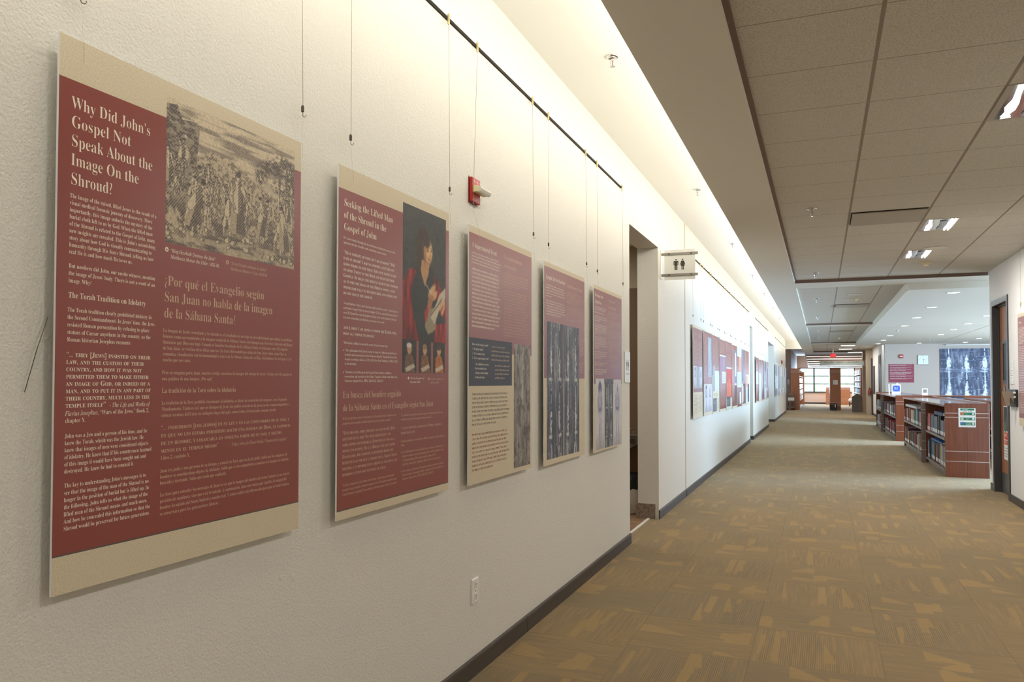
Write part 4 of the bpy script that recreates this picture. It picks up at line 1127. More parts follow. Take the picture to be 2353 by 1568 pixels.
# ------------------------------------------------------------------ small things on the left wall
t = thing('fire_alarm_strobe', 'red fire alarm with a white strobe lens, above the third large panel', 'fire alarm', (XW, 3.605, 2.295))
MB().bev(XW + .003, -1.4905, 3.5375, 3.637, 2.232, 2.349, .003).build('housing', m_red_plastic, t)
MB().bev(XW + .0003, XW + .0029, 3.533, 3.641, 2.227, 2.354, .001).build('back_plate', mat('deep_red', (140, 34, 30), .4), t)
s = MB().bev(-1.4904, -1.463, 3.5385, 3.665, 2.275, 2.306, .003).build('strobe_base', m_cream, t)
MB().prism([(-1.4629, 2.2755), (-1.452, 2.278), (-1.447, 2.290), (-1.452, 2.302), (-1.4629, 2.3055)], 'y', 3.545, 3.672).build('lens', mat('clear_strobe_lens', (214, 212, 200), .12, .2), s)
q = Txt(); fn = on_left(3.542, 2.349, -1.4905)
for i, c in enumerate('FIRE'): q.line(c, .018 + .018 * i, .022, .016, kind='s', xs=1.0)
q.place('lettering', m_txt_white, t, fn, .0006)

t = thing('power_outlet', 'white duplex power outlet low on the left wall', 'outlet', (XW, 3.614, .396))
MB().prism([(XW + .0005, .338), (XW + .005, .338), (XW + .008, .342), (XW + .008, .451), (XW + .005, .455), (XW + .0005, .455)], 'y', 3.576, 3.652).build('cover_plate', m_white, t)
for zc in (.424, .368):
    s = MB().bev(XW + .008, XW + .0105, 3.597, 3.631, zc - .018, zc + .018, .002).build('socket', m_white, t)
    MB().box(XW + .0106, XW + .0110, 3.606, 3.609, zc - .003, zc + .009).box(XW + .0106, XW + .0110, 3.618, 3.621, zc - .003, zc + .009).box(XW + .0106, XW + .0110, 3.611, 3.617, zc - .012, zc - .007).build('slots', m_black, s)
MB().lathe([(.004, XW + .008), (.004, XW + .0092)], (0, 3.614, .396), 'x', 10).build('screw', m_steel, t)
# filler scars in the paint
for y_, z_, r in ((2.09, .785, .010), (2.15, .775, .013)):
    tag(MB().lathe([(r, XW + .0003), (r * .7, XW + .0016), (0.0001, XW + .002)], (0, y_, z_), 'x', 14).build('wall_filler_patch', m_wall, loc=(XW, y_, z_)),
        'small dab of filler on the wall under the first panel, %s one' % ('left' if y_ < 2.1 else 'right'), 'filler patch', 'dabs of wall filler')

t = thing('restroom_wall_sign', 'small white restroom sign with two dark figures beside the opening', 'sign', (XW, 6.965, 1.505))
MB().bev(XW + .0005, XW + .008, 6.866, 7.066, 1.378, 1.640, .002).build('plate', m_sign_plate, t)
fn = on_left(6.866, 1.640, XW + .008)
q = Txt()
def man(q, u, v, s):
    q.disc(u, v + .07 * s, .065 * s)
    q.poly([(u - .19 * s, v + .18 * s), (u + .19 * s, v + .18 * s), (u + .21 * s, v + .24 * s), (u + .21 * s, v + .56 * s), (u + .145 * s, v + .56 * s), (u + .145 * s, v + .28 * s), (u + .125 * s, v + .28 * s), (u + .125 * s, v + 1.0 * s), (u + .015 * s, v + 1.0 * s), (u + .015 * s, v + .62 * s),
            (u - .015 * s, v + .62 * s), (u - .015 * s, v + 1.0 * s), (u - .125 * s, v + 1.0 * s), (u - .125 * s, v + .28 * s), (u - .145 * s, v + .28 * s), (u - .145 * s, v + .56 * s), (u - .21 * s, v + .56 * s), (u - .21 * s, v + .24 * s)])
def woman(q, u, v, s):
    q.disc(u, v + .07 * s, .065 * s)
    q.poly([(u - .12 * s, v + .18 * s), (u + .12 * s, v + .18 * s), (u + .24 * s, v + .52 * s), (u + .18 * s, v + .55 * s), (u + .10 * s, v + .30 * s), (u + .19 * s, v + .66 * s), (u + .10 * s, v + .66 * s), (u + .10 * s, v + 1.0 * s), (u + .02 * s, v + 1.0 * s), (u + .02 * s, v + .66 * s),
            (u - .02 * s, v + .66 * s), (u - .02 * s, v + 1.0 * s), (u - .10 * s, v + 1.0 * s), (u - .10 * s, v + .66 * s), (u - .19 * s, v + .66 * s), (u - .10 * s, v + .30 * s), (u - .18 * s, v + .55 * s), (u - .24 * s, v + .52 * s)])
man(q, .070, .068, .090); woman(q, .128, .068, .090)
q.line('RESTROOM', .045, .195, .022, kind='s', width=.115)
q.place('figures', m_icon, t, fn, .0006)
q = Txt(); q.disc(.10, .018, .005, 10); q.disc(.10, .235, .005, 10); q.place('screws', m_steel, t, fn, .0008)

t = thing('restroom_blade_sign', 'pale acrylic restroom sign with man and woman figures sticking out from the wall', 'sign', (XW, 8.628, 2.60))
ys = 8.628
MB().box(XW + .0005, XW + .006, ys - .035, ys + .035, 2.452, 2.750).build('wall_plate', m_white, t)
MB().box(-1.475, -1.166, ys - .004, ys + .004, 2.437, 2.748).build('sign_plate', m_sign_plate, t)
for zz in (2.704, 2.487):
    bar = MB().bev(XW + .006, -1.138, ys - .012, ys - .0045, zz - .0135, zz + .0135, .002).build('bar', m_steel, t)
    s = MB()
    for xx in (-1.428, -1.204): s.box(xx - .009, xx + .009, ys - .0150, ys - .0121, zz - .009, zz + .009)
    s.box(XW + .0061, XW + .012, ys - .0150, ys - .0121, zz - .012, zz + .012).build('clamp', mat('dark_clamp', (96, 92, 86), .4, .6), bar)
q = Txt(); fn = on_front(-1.475, 2.748, ys - .004)
man(q, .117, .096, .115); woman(q, .184, .096, .113)
q.place('figures', m_icon, t, fn, .0015)

t = thing('door_plaque', 'narrow dark red plaque on the wall just past the second opening', 'plaque', (XW, 21.70, 1.48))
MB().bev(XW + .0005, XW + .02, 21.64, 21.76, 1.35, 1.61, .003).build('plate', mat('dark_red_plaque', (96, 52, 54), .4), t)
t = thing('fire_alarm_strobe', 'small red fire alarm high above the last row of panels', 'fire alarm', (XW, 36.6, 2.22))
MB().bev(XW + .0005, -1.463, 36.53, 36.69, 2.15, 2.29, .006).build('housing', m_red_plastic, t)
MB().bev(-1.4625, -1.42, 36.55, 36.67, 2.20, 2.235, .004).build('strobe_lens', m_white, t)

# ------------------------------------------------------------------ restroom vestibule
t = thing('waste_bin', 'white round waste bin with a black liner inside the restroom opening', 'bin', (-1.875, 8.74, 0))
MB().lathe([(.105, 0.001), (.128, .015), (.140, .30), (.143, .345)], (-1.875, 8.74, 0), n=32).build('body', m_white, t, smooth=True)
k = []
for i in range(40):
    a = 2 * PI * i / 40; k.append(a)
b = MB(); rows = [(.1455, .262), (.1475, .30), (.150, .36), (.146, .405), (.128, .418), (.11, .40)]
rg = random.Random(3)
for r, h in rows:
    for a in k: 
        rr = r + rg.uniform(-.003, .003); b.v.append((-1.875 + rr * math.cos(a), 8.74 + rr * math.sin(a), h + rg.uniform(-.008, .008)))
for j in range(len(rows) - 1):
    for i in range(40):
        p, q_ = j * 40 + i, j * 40 + (i + 1) % 40; b.f.append((p, q_, q_ + 40, p + 40)); b.mi.append(0)
b.build('liner', m_bag, t, smooth=True)

area('restroom_fill_light', (-2.9, 7.8, 2.85), (0, 0, -1), .6, .6, 22, WARM)  # added light to lift the dark vestibule; it has no fixture
t = thing('drinking_fountain', 'steel wall-mounted drinking fountain just inside the restroom opening', 'drinking fountain', (-2.05, 9.15, .78))
prof = [(-2.30, .80), (-2.30, .72), (-2.20, .665), (-1.90, .665), (-1.80, .72), (-1.795, .80)]
MB().prism(prof, 'y', 8.88, 9.1495).build('basin', m_steel, t)
MB().bev(-2.31, -1.785, 8.86, 9.149, .800, .816, .004).build('rim', m_steel, t)
MB().tube([(-1.90, 9.08, .816), (-1.90, 9.08, .85), (-1.92, 9.04, .87), (-1.95, 9.01, .86)], .010, 8).build('spout', m_chrome, t)
MB().lathe([(.028, 8.85), (.028, 8.8799)], (-1.86, 0, .745), 'y', 16).build('push_button', m_dark_metal, t)

# ------------------------------------------------------------------ things in the ceilings
def sprinkler(x, y, z, label, group):
    t = thing('ceiling_sprinkler', label, 'sprinkler', (x, y, z), group)
    MB().lathe([(.040, z - .0005), (.041, z - .004), (.033, z - .010), (.018, z - .012), (.016, z - .006)], (x, y, 0), n=24).build('escutcheon', m_chrome, t, smooth=True)
    s = MB().lathe([(.009, z - .008), (.009, z - .028), (.004, z - .030)], (x, y, 0), n=10)
    for a in (-1, 1): s.tube([(x + a * .009, y, z - .028), (x + a * .013, y, z - .045), (x + a * .003, y, z - .060)], .0022, 6)
    s.build('frame', m_chrome, t)
    MB().lathe([(.0022, z - .030), (.0022, z - .056)], (x, y, 0), n=6).build('bulb', m_red_plastic, t)
    MB().lathe([(.003, z - .058), (.017, z - .0615), (.017, z - .063), (.003, z - .064)], (x, y, 0), n=16).build('deflector', m_chrome, t)
    return t
for k, (yy, w_) in enumerate(((4.795, 'nearest'), (8.48, 'second'), (12.0, 'third'), (15.7, 'fourth'), (19.0, 'fifth'), (22.8, 'sixth'), (26.4, 'seventh'))):
    sprinkler(-1.12, yy, 3.32, 'chrome sprinkler in the white cove, %s from the camera' % w_, 'sprinklers in the cove')
for k, (yy, w_) in enumerate(((7.49, 'beside the flat diffuser plate, nearest one'), (11.91, 'just before the first beam'), (15.56, 'at the start of the second bay'), (20.04, 'towards the end of the second bay'), (24.65, 'in the third bay'), (29.0, 'at the end of the third bay'))):
    sprinkler(-.06, yy, ZT, 'chrome sprinkler in the tile ceiling ' + w_, 'sprinklers in the tile ceiling')

def troffer(y0, label, lit=True):
    x0, x1, y1 = .882, 1.125, y0 + .60
    t = thing('ceiling_light', label, 'ceiling light', (1.0, y0 + .3, ZT), 'recessed lights in the tile ceiling')
    f = MB()
    f.box(x0 - .012, x1 + .012, y0 - .010, y0, ZT - .004, ZT - .0003).box(x0 - .012, x1 + .012, y1, y1 + .010, ZT - .004, ZT - .0003)
    f.box(x0 - .034, x0, y0, y1, ZT - .004, ZT - .0003).box(x1, x1 + .012, y0, y1, ZT - .004, ZT - .0003)
    f.build('frame', m_diff, t)
    r = MB()
    zc = ZT - .0005
    xs = np.linspace(x0, x1, 9)
    zs = [zc - .0005, zc - .0012, zc - .002, zc - .0014, zc - .0005, zc - .0014, zc - .0022, zc - .0014, zc - .0005]
    for i in range(8): r.quad((xs[i], y0, zs[i]), (xs[i + 1], y0, zs[i + 1]), (xs[i + 1], y1, zs[i + 1]), (xs[i], y1, zs[i]))
    r.build('reflector', m_reflector, t, smooth=True)
    for xx in (x1 - .046, x1 - .016):
        MB().tube([(xx, y0 + .01, zc - .009), (xx, y1 - .01, zc - .009)], .0048, 8).build('lamp_tube', m_lamp, t)
    pts = [(.010, .02), (.050, .02), (.060, .14), (.088, .30), (.094, .42), (.070, .50), (.100, .56), (.030, .57), (.040, .48), (.020, .40), (.036, .26), (.022, .12)]
    MB().prism([(x0 + .006 + u * .72, y0 + v) for u, v in pts], 'z', zc - .0072, zc - .0062).build('bright_reflection', m_strip, t)  # painted lamp reflection, a glowing shape set on the mirror
    MB().prism([(x0 + .11, y0 + .10), (x0 + .17, y0 + .06), (x0 + .185, y0 + .30), (x0 + .165, y0 + .55), (x0 + .12, y0 + .55), (x0 + .13, y0 + .34)], 'z', zc - .0070, zc - .0062).build('blue_reflection', mat('blue_grey_reflection', (176, 190, 200), .3), t)  # painted bluish window reflection, a flat shape on the mirror
    l = area('troffer_and_fill_light', (1.02, y0 + .3, ZT - .03), (0, 0, -1), .22, .55, 30, NEUT)
    return t
troffer(4.745, 'recessed mirrored ceiling light cut by the right edge of the photo')
troffer(8.40, 'recessed mirrored ceiling light beside the flat diffuser plate')
troffer(10.30, 'recessed mirrored ceiling light nearest the first beam, beside the round speaker')
for yy in (1.1, -1.4): area('troffer_and_fill_light', (1.02, yy, ZT - .03), (0, 0, -1), .22, .55, 23, NEUT)  # added lamps out of view, without fixtures, filling the near corridor

def diffuser(x0, y0, label):
    t = thing('air_diffuser', label, 'air diffuser', (x0 + .29, y0 + .3, ZT), 'flat square air diffusers')
    MB().box(x0 + .004, x0 + .586, y0 + .004, y0 + .598, ZT - .002, ZT - .0004).build('dark_slot', m_shadow, t)
    MB().bev(x0 + .012, x0 + .578, y0 + .014, y0 + .590, ZT - .016, ZT - .006, .002).build('face_plate', m_diff, t)
    MB().box(x0 + .2, x0 + .38, y0 + .2, y0 + .4, ZT - .006, ZT - .002).build('hanger', m_shadow, t)
diffuser(.245, 7.80, 'flat square air diffuser plate in the near tile ceiling, beside a light')
diffuser(.245, 16.93, 'flat square air diffuser plate in the second ceiling bay')
diffuser(.245, 25.6, 'flat square air diffuser plate in the third ceiling bay')

def detector(x, y, z, label):
    t = thing('smoke_detector', label, 'smoke detector', (x, y, z), 'smoke detectors in the tile ceiling')
    MB().lathe([(.075, z - .0004), (.075, z - .012), (.060, z - .016)], (x, y, 0), n=28).build('base', m_smoke, t, smooth=False)
    MB().lathe([(.058, z - .016), (.055, z - .030), (.030, z - .036), (.028, z - .050), (.018, z - .054)], (x, y, 0), n=28).build('sensor_head', m_smoke, t, smooth=False)
detector(1.165, 11.34, ZT, 'cream smoke detector just before the first beam')
detector(.54, 15.75, ZT, 'cream smoke detector in the second ceiling bay')
detector(.54, 29.4, ZT, 'cream smoke detector at the end of the third ceiling bay')
def speaker(x, y, label):
    t = thing('ceiling_speaker', label, 'speaker', (x, y, ZT), 'round ceiling speakers')
    MB().lathe([(.115, ZT - .0004), (.120, ZT - .006), (.112, ZT - .011), (.104, ZT - .006)], (x, y, 0), n=36).build('rim', m_white, t, smooth=True)
    MB().lathe([(.104, ZT - .0010), (.104, ZT - .004)], (x, y, 0), n=36).build('grille', m_diff, t)
speaker(1.144, 10.02 + .18, 'round white ceiling speaker beside the light nearest the first beam')
speaker(.53, 15.04, 'round white ceiling speaker in the second ceiling bay')

def downlight(x, y, label, on=True):
    t = thing('downlight', label, 'downlight', (x, y, 2.707), 'round downlights in the drywall ceiling')
    MB().lathe([(.085, 2.7068), (.088, 2.704), (.080, 2.7005), (.072, 2.703)], (x, y, 0), n=28).build('trim_ring', m_white, t, smooth=True)
    MB().lathe([(.074, 2.7065), (.073, 2.7030)], (x, y, 0), n=28).build('glowing_lens', m_down if on else m_white, t)
    if y < 30: area('downlight_lamp', (x, y, 2.698), (0, 0, -1), .12, .12, 13, (1.0, .98, .96))
R3 = ['left', 'middle', 'right']
for ci, (xx, yl) in enumerate(((1.775, (13.92, 16.5, 19.03, 21.65, 26.06, 28.78, 31.3)), (3.0, (18.97, 21.4, 23.6, 25.94, 31.3)), (4.29, (28.6, 31.1)))):
    for k, yy in enumerate(yl):
        downlight(xx, yy, 'round lit downlight in the %s row of the drywall ceiling, %s from the camera' % (R3[ci], ORD[k]))
for x_, y_, w_ in ((1.77, 23.49, 'left'), (3.02, 28.76, 'middle')):
    sprinkler(x_, y_, 2.707, 'small white-looking sprinkler between the downlights of the %s row' % w_, 'sprinklers in the drywall ceiling')

# ------------------------------------------------------------------ the door on the right
t = thing('door_frame', 'dark grey metal frame of the door in the right wall', 'door frame', (2.02, 11.95, 0))
MB().box(2.005, 2.175, 12.41, 12.414, 0, 2.43).box(2.005, 2.02, 12.414, 12.464, 0, 2.43).box(2.02, 2.0205, 12.4, 12.414, 0, 2.43).box(2.005, 2.175, 12.385, 12.41, 0.0, 2.385).build('far_jamb', m_frame, t)
MB().box(2.005, 2.175, 11.50, 11.525, 0, 2.385).box(2.005, 2.02, 11.460, 11.50, 0, 2.43).build('near_jamb', m_frame, t)
MB().box(2.005, 2.175, 11.525, 12.385, 2.36, 2.385).box(2.005, 2.02, 11.50, 12.414, 2.385, 2.43).build('head', m_frame, t)
MB().box(2.065, 2.08, 12.37, 12.385, 0, 2.36).box(2.065, 2.08, 11.525, 12.385, 2.345, 2.36).build('stop', m_frame, t)
t = thing('door', 'oak veneer door with a narrow window and a poster, standing shut in its grey frame', 'door', (2.10, 11.95, .01))
xd = 2.085
MB().box(xd, xd + .045, 11.527, 12.368, .01, 2.343).build('leaf', m_door, t)
w_ = MB().box(xd - .010, xd, 11.86, 11.90, 1.38, 1.91).box(xd - .010, xd, 12.14, 12.18, 1.38, 1.91).box(xd - .010, xd, 11.90, 12.14, 1.87, 1.91).box(xd - .010, xd, 11.90, 12.14, 1.38, 1.42).build('window_frame', m_frame, t)
MB().box(xd - .002, xd - .0005, 11.90, 12.14, 1.42, 1.87).build('window_pane', m_black, w_)
MB().box(xd - .003, xd - .0005, 11.535, 12.36, .02, .262).build('kick_plate', mat('dull_metal', (96, 94, 92), .45, .6), t)
MB().box(xd - .006, xd - .0005, 12.06, 12.20, 1.23, 1.34).build('lock_plate', m_steel, t)
MB().tube([(xd - .006, 12.12, 1.29), (xd - .045, 12.12, 1.29), (xd - .048, 12.02, 1.29)], .009, 8).build('lever_handle', m_chrome, t)
t = thing('poster', 'black and white poster with red blocks taped to the oak door', 'poster', (xd, 12.03, .76))
MB().box(xd - .0035, xd - .0012, 11.88, 12.185, .432, 1.098).build('sheet', m_paper, t)
fn = on_right(12.185, 1.098, xd - .0035)
field(t, fn, 'black_photo', m_black, [(.012, .012, .295, .31)])
field(t, fn, 'green_stripe', mat('muted_green', (92, 110, 80), .5), [(.05, .20, .12, .33), (.13, .12, .17, .30)], .0007)
field(t, fn, 'red_blocks', mat('poster_red', (226, 62, 40), .5), [(.03, .325, .295, .415), (.03, .425, .295, .478)], .0008)
q = Txt(); q.ghost(.05, .40, .25, 1, .05, .11, random.Random(5)); q.ghost(.05, .468, .27, 1, .05, .06, random.Random(6)); q.place('pale_lettering', m_txt_tan, t, fn, .0012)
q = Txt(); q.ghost(.03, .53, .27, 4, .033, .022, random.Random(5)); q.place('small_print', m_txt_dark, t, fn, .001)

t = thing('leaflet_holder', 'smoked plastic leaflet holder jutting from the right wall beside the door', 'leaflet holder', (2.02, 11.2, 1.13))
MB().bev(1.992, 2.0195, 10.99, 11.39, 1.115, 1.310, .004).build('back_plate', m_black, t)
f = MB()
for z0_, z1_ in ((1.29, 1.26), ):
    pass
P_ = lambda u, v: (1.876 + .105 * u + .040 * v, 1.290 - .165 * v)
pts = [P_(0, 0), P_(1, 0), P_(1, 1), P_(.80, 1)] + [P_(.62 + .18 * math.cos(a), 1 - .55 * math.sin(a)) for a in np.linspace(.35, PI * .92, 7)] + [P_(.30, 1), P_(0.0, 1)]
f.prism(pts, 'y', 11.075, 11.083); f.build('front_pocket', m_tan_plastic, t)
MB().prism([P_(0, 0), P_(.04, 0), P_(.04, 1), P_(0, 1)], 'y', 11.083, 11.105).prism([P_(.03, .98), P_(1, .98), P_(1, 1), P_(.03, 1)], 'y', 11.083, 11.125).build('side_wall', m_black, t)
for i in range(2):
    MB().prism([P_(.1, .02), P_(.95, .02), P_(.95, .9), P_(.1, .9)], 'y', 11.088 + .016 * i, 11.098 + .016 * i).build('leaflet', m_paper if i else m_grey_metal, t)
q = Txt()
for v in (.035, .085): 
    q.poly([(.05 + .09 * math.cos(a), v + .012 * math.sin(a)) for a in np.linspace(0, 2 * PI, 14)][:-1])
q.place('cutouts', m_white, t, on_right(11.10, 1.31, 1.992), .0008)

t = thing('room_sign', 'narrow pale room sign on the right wall above the leaflet holder', 'sign', (2.02, 11.285, 1.5))
MB().bev(2.012, 2.0195, 11.20, 11.371, 1.368, 1.650, .002).build('plate', m_sign_plate, t)
fn = on_right(11.371, 1.650, 2.012)
field(t, fn, 'insert', m_paper, [(.01, .10, .16, .24)])
q = Txt(); q.ghost(.03, .13, .14, 4, .028, .016, random.Random(2)); q.disc(.085, .045, .008); q.place('print', m_txt_dark, t, fn, .001)

# exhibit panel on the right wall, its far edge just in the frame
t = thing('exhibit_panel', 'maroon exhibit panel on the right wall cut off by the right edge of the photo', 'exhibit panel', (1.985, 10.33, .917))
MB().box(1.985, 1.990, 9.885, 10.778, .917, 2.139, 0, ('-x', 1)).build('board', [m_foam, m_beige], t)
fn = on_right(10.778, 2.139, 1.985)
field(t, fn, 'maroon_field', m_maroon, [(0, .037, .893, 1.134)])
q = Txt(); rg = random.Random(6); q.line('Seeing', .04, .105, .036, width=.13); q.ghost(.035, .16, .40, 12, .0155, .0125, rg); q.ghost(.035, .37, .40, 40, .0182, .0125, rg); q.place('body_lettering', m_txt, t, fn, .0012)
t = thing('cable_hanger', 'steel cable with a small hook holding the panel on the right wall', 'cable hanger', (2.008, 10.72, 2.84))
MB().tube([(2.006, 10.72, 2.84), (2.004, 10.715, 2.27)], .0009, 6).build('cable', m_cable, t)
MB().lathe([(.003, 2.236), (.0062, 2.24), (.0062, 2.266), (.004, 2.272)], (2.004, 10.715, 0), n=10).build('clip', m_brass, t)
MB().tube([(2.003, 10.715, 2.238), (2.0, 10.715, 2.222), (1.998, 10.706, 2.214), (1.998, 10.698, 2.222)], .0017, 6).build('hook', m_dark_metal, t)
MB().tube([(2.001, 10.712, 2.216), (1.992, 10.735, 2.139)], .0007, 5).build('nylon_loop', m_nylon, t)

# ------------------------------------------------------------------ low double-sided bookcases
def bookcase(y0, y1, fins, x0, label, right=True, tall=1.083):
    # near end panel with inlays at y0, shelves facing the corridor (-X)
    t = thing('low_bookcase', label, 'bookcase', (x0 + .28, (y0 + y1) / 2, 0))
    xr = x0 + .555
    e = MB().box(x0, xr, y0, y0 + .03, 0, tall).build('end_panel', m_cherry, t)
    il = MB()
    for zz in (.938, .878, .381, .233): il.box(x0 + .001, xr, y0 - .0022, y0 - .0001, zz - .004, zz + .004)
    il.box(xr - .004, xr + .003, y0 - .002, y0 + .03, 0, tall).build('metal_inlay', m_inlay, e)
    MB().box(x0 + .275, x0 + .279, y0 - .0012, y0 - .0001, 0, tall).build('seam', m_seam, e)
    MB().box(x0, xr, y1 - .03, y1, 0, tall).build('end_panel', m_cherry, t)
    MB().box(x0 - .015, xr - .03, y0 + .03, y1 - .03, tall - .050, tall - .021, 0).build('top', m_counter, t)
    MB().box(xr - .03, xr + .012, y0 + .03, y1 - .03, tall - .03, tall + .012).build('top_edge', m_cherry, t)
    MB().box(x0 + .265, x0 + .290, y0 + .03, y1 - .03, .10, tall - .05).build('back_board', m_shelf_in, t)
    MB().box(x0 + .03, xr - .03, y0 + .03, y1 - .03, 0, .085).build('plinth', m_shelf_metal, t)
    ed = [y0 + .03] + sum([[f, f + .04] for f in fins], []) + [y1 - .03]
    for f in fins:
        p = MB().box(x0 - .075, x0 + .265, f, f + .04, 0, tall - .05).build('partition', m_shelf_in, t)
        MB().box(x0 - .076, x0 - .004, f - .002, f - .0001, 0, tall - .05).build('daylit_face', m_fin_daylit, p)  # grey sheet painting daylight on the outer part of the partition
        q_ = MB()
        for zz in (.918, .858, .371, .223): q_.box(x0 - .076, x0 - .004, f - .0035, f - .0021, zz - .004, zz + .004)
        q_.build('metal_inlay', m_inlay, p)
    for a, b_ in zip(ed[::2], ed[1::2]):
        for z0, z1 in ((.085, .105), (.545, .567)):
            s = MB().box(x0 + .004, x0 + .265, a, b_, z0, z1).build('shelf', m_shelf_in, t)
            MB().box(x0 - .008, x0 + .0035, a, b_, z0 - .012, z1).build('shelf_lip', m_shelf_metal, s)
    return t
bookcase(14.0, 20.6, [16.40], 1.66, 'low cherry bookcase with a grey glossy top and a notice on its near end')
bookcase(22.0, 29.6, [26.12], 1.605, 'low cherry bookcase further down the corridor carrying the blue sign')
bookcase(15.6, 20.6, [], 2.80, 'low bookcase glimpsed between the near bookcase and the door wall')

t = thing('notice', 'white notice with green bars on the end of the near bookcase', 'notice', (1.94, 13.998, .735))
MB().box(1.831, 2.046, 13.9945, 13.9975, .736, 1.015).build('sheet', m_paper, t)
fn = on_front(1.831, 1.015, 13.9945)
field(t, fn, 'green_bars', m_green, [(.024, .006, .200, .034), (.022, .064, .206, .104), (.022, .137, .206, .178), (.022, .208, .206, .250)])
field(t, fn, 'picture_squares', mat('warm_photo_print', (206, 130, 84), .5), [(.026, .058, .070, .100)], .0008)
field(t, fn, 'pale_square', mat('pale_photo_print', (196, 206, 190), .5), [(.030, .132, .064, .184)], .0008)
field(t, fn, 'blue_square', mat('blue_photo_print', (78, 112, 170), .5), [(.026, .206, .068, .240)], .0008)
field(t, fn, 'tick_boxes', m_paper, [(.172, .070, .196, .096), (.172, .143, .196, .169), (.172, .214, .196, .240)], .0008)
q = Txt(); q.line('Quiet Study', .056, .054, .020, width=.118); q.rect(.03, .262, .2, .2635); q.place('heading', m_txt_dark, t, fn, .0006)
q = Txt(); q.line('Food', .09, .090, .018, kind='s', width=.035); q.line('Covered', .09, .152, .016, kind='s', width=.05); q.line('drinks', .09, .171, .016, kind='s', width=.036); q.line('Conversation', .09, .222, .014, kind='s', width=.07); q.line('whispering', .09, .241, .016, kind='s', width=.066)
q.ghost(.05, .026, .17, 1, .01, .012, random.Random(1)); q.place('lettering', m_txt_white, t, fn, .0009)
q = Txt(); 
for v in (.083, .227): q.poly([(.180, v - .005), (.183, v - .008), (.190, v + .004), (.187, v + .007)])
q.place('red_crosses', m_red_plastic, t, fn, .0011)

# books: every volume is a thing of its own
BC = {'dark blue': (44, 60, 92), 'red': (150, 52, 48), 'coral': (186, 92, 76), 'light blue': (92, 134, 158), 'grey': (112, 112, 116), 'black': (32, 32, 36), 'cream': (200, 180, 142), 'brown': (112, 74, 52), 'dark grey': (70, 70, 78), 'green': (58, 92, 74), 'tan': (176, 128, 80), 'maroon': (96, 36, 44), 'white': (214, 212, 206), 'blue': (48, 98, 160), 'pale grey': (160, 158, 156)}
NTH = lambda n: '%d%s' % (n, {1: 'st', 2: 'nd', 3: 'rd'}.get(n % 10 if n % 100 not in (11, 12, 13) else 0, 'th'))
COUNT = 0
def book(x, y, z, th, h, dp, col, label, group, lab=True):
    m = mat('book_cover_' + col.replace(' ', '_'), BC[col], .5)
    b = MB()
    b.box(x, x + dp, y, y + .0035, z, z + h).box(x, x + dp, y + th - .0035, y + th, z, z + h).box(x - .002, x + .004, y, y + th, z, z + h)
    b.box(x + .004, x + dp - .004, y + .0035, y + th - .0035, z + .003, z + h - .005, 1)
    if lab: b.box(x - .0028, x - .0021, y + .1 * th, y + .9 * th, z + .02, z + .075, 2)
    o = b.build('book', [m, m_paper, m_paper], loc=(x + dp / 2, y + th / 2, z))
    return tag(o, label, 'book', group)
def book_row(x0, y0, y1, z, hmax, cols, where, seed, tmin=.06, tmax=.15):
    rg = random.Random(seed); y = y0 + .01; n = 1; k = 0
    run = 0; col = cols[0]
    while True:
        if run <= 0:
            col = cols[k % len(cols)]; k += 1; run = rg.choice((1, 1, 2, 3)); hh = hmax * rg.uniform(.78, 1.0); tt = rg.uniform(tmin, tmax); dd = rg.uniform(.004, .034)
        th = tt * rg.uniform(.9, 1.1)
        if y + th > y1 - .02: break
        dp = rg.uniform(.17, .21)
        book(x0 + dd + rg.uniform(0, .008), y, z + .001, th, hh * rg.uniform(.98, 1.0), dp, col, '%s book, %s from the near end, %s' % (col, NTH(n), where.replace('the ', '')), 'books on ' + where)
        y += th + .0015 + (rg.uniform(.02, .06) if rg.random() < .08 else 0); n += 1; run -= 1
    return n
B1 = 1.66; B2 = 1.605
book_row(B1, 14.03, 16.40, .567, .31, ['dark grey', 'grey', 'black', 'grey', 'dark blue', 'light blue', 'grey', 'coral'], 'the upper shelf of the near bookcase, near bay', 1)
book_row(B1, 14.03, 16.40, .105, .34, ['dark grey', 'pale grey', 'black', 'cream', 'dark grey', 'brown', 'light blue', 'light blue'], 'the lower shelf of the near bookcase, near bay', 2)
book_row(B1, 16.44, 20.57, .567, .31, ['coral', 'tan', 'black', 'red', 'tan', 'grey', 'red', 'dark blue', 'light blue', 'pale grey', 'green', 'cream'], 'the upper shelf of the near bookcase, far bay', 3, .09, .19)
book_row(B1, 16.44, 20.57, .105, .34, ['coral', 'black', 'dark grey', 'tan', 'maroon', 'brown', 'cream', 'dark grey', 'pale grey', 'maroon', 'red'], 'the lower shelf of the near bookcase, far bay', 4, .09, .19)
book_row(B2, 22.03, 26.12, .567, .31, ['cream', 'coral', 'dark blue', 'pale grey', 'grey', 'white', 'brown', 'grey', 'pale grey'], 'the upper shelf of the further bookcase, near bay', 5, .12, .22)
book_row(B2, 22.03, 26.12, .105, .34, ['brown', 'maroon', 'maroon', 'grey', 'dark grey', 'grey', 'red', 'red'], 'the lower shelf of the further bookcase, near bay', 6, .12, .22)
book_row(B2, 26.16, 29.57, .567, .31, ['pale grey', 'cream', 'black', 'dark grey', 'grey', 'blue', 'blue'], 'the upper shelf of the further bookcase, far bay', 7, .14, .24)
book_row(B2, 26.16, 29.57, .105, .34, ['white', 'green', 'green', 'pale grey', 'brown', 'red'], 'the lower shelf of the further bookcase, far bay', 8, .14, .24)
book_row(2.80, 15.64, 18.6, .567, .33, ['blue', 'green', 'dark grey', 'red', 'coral'], 'the upper shelf of the glimpsed bookcase', 9, .12, .2)
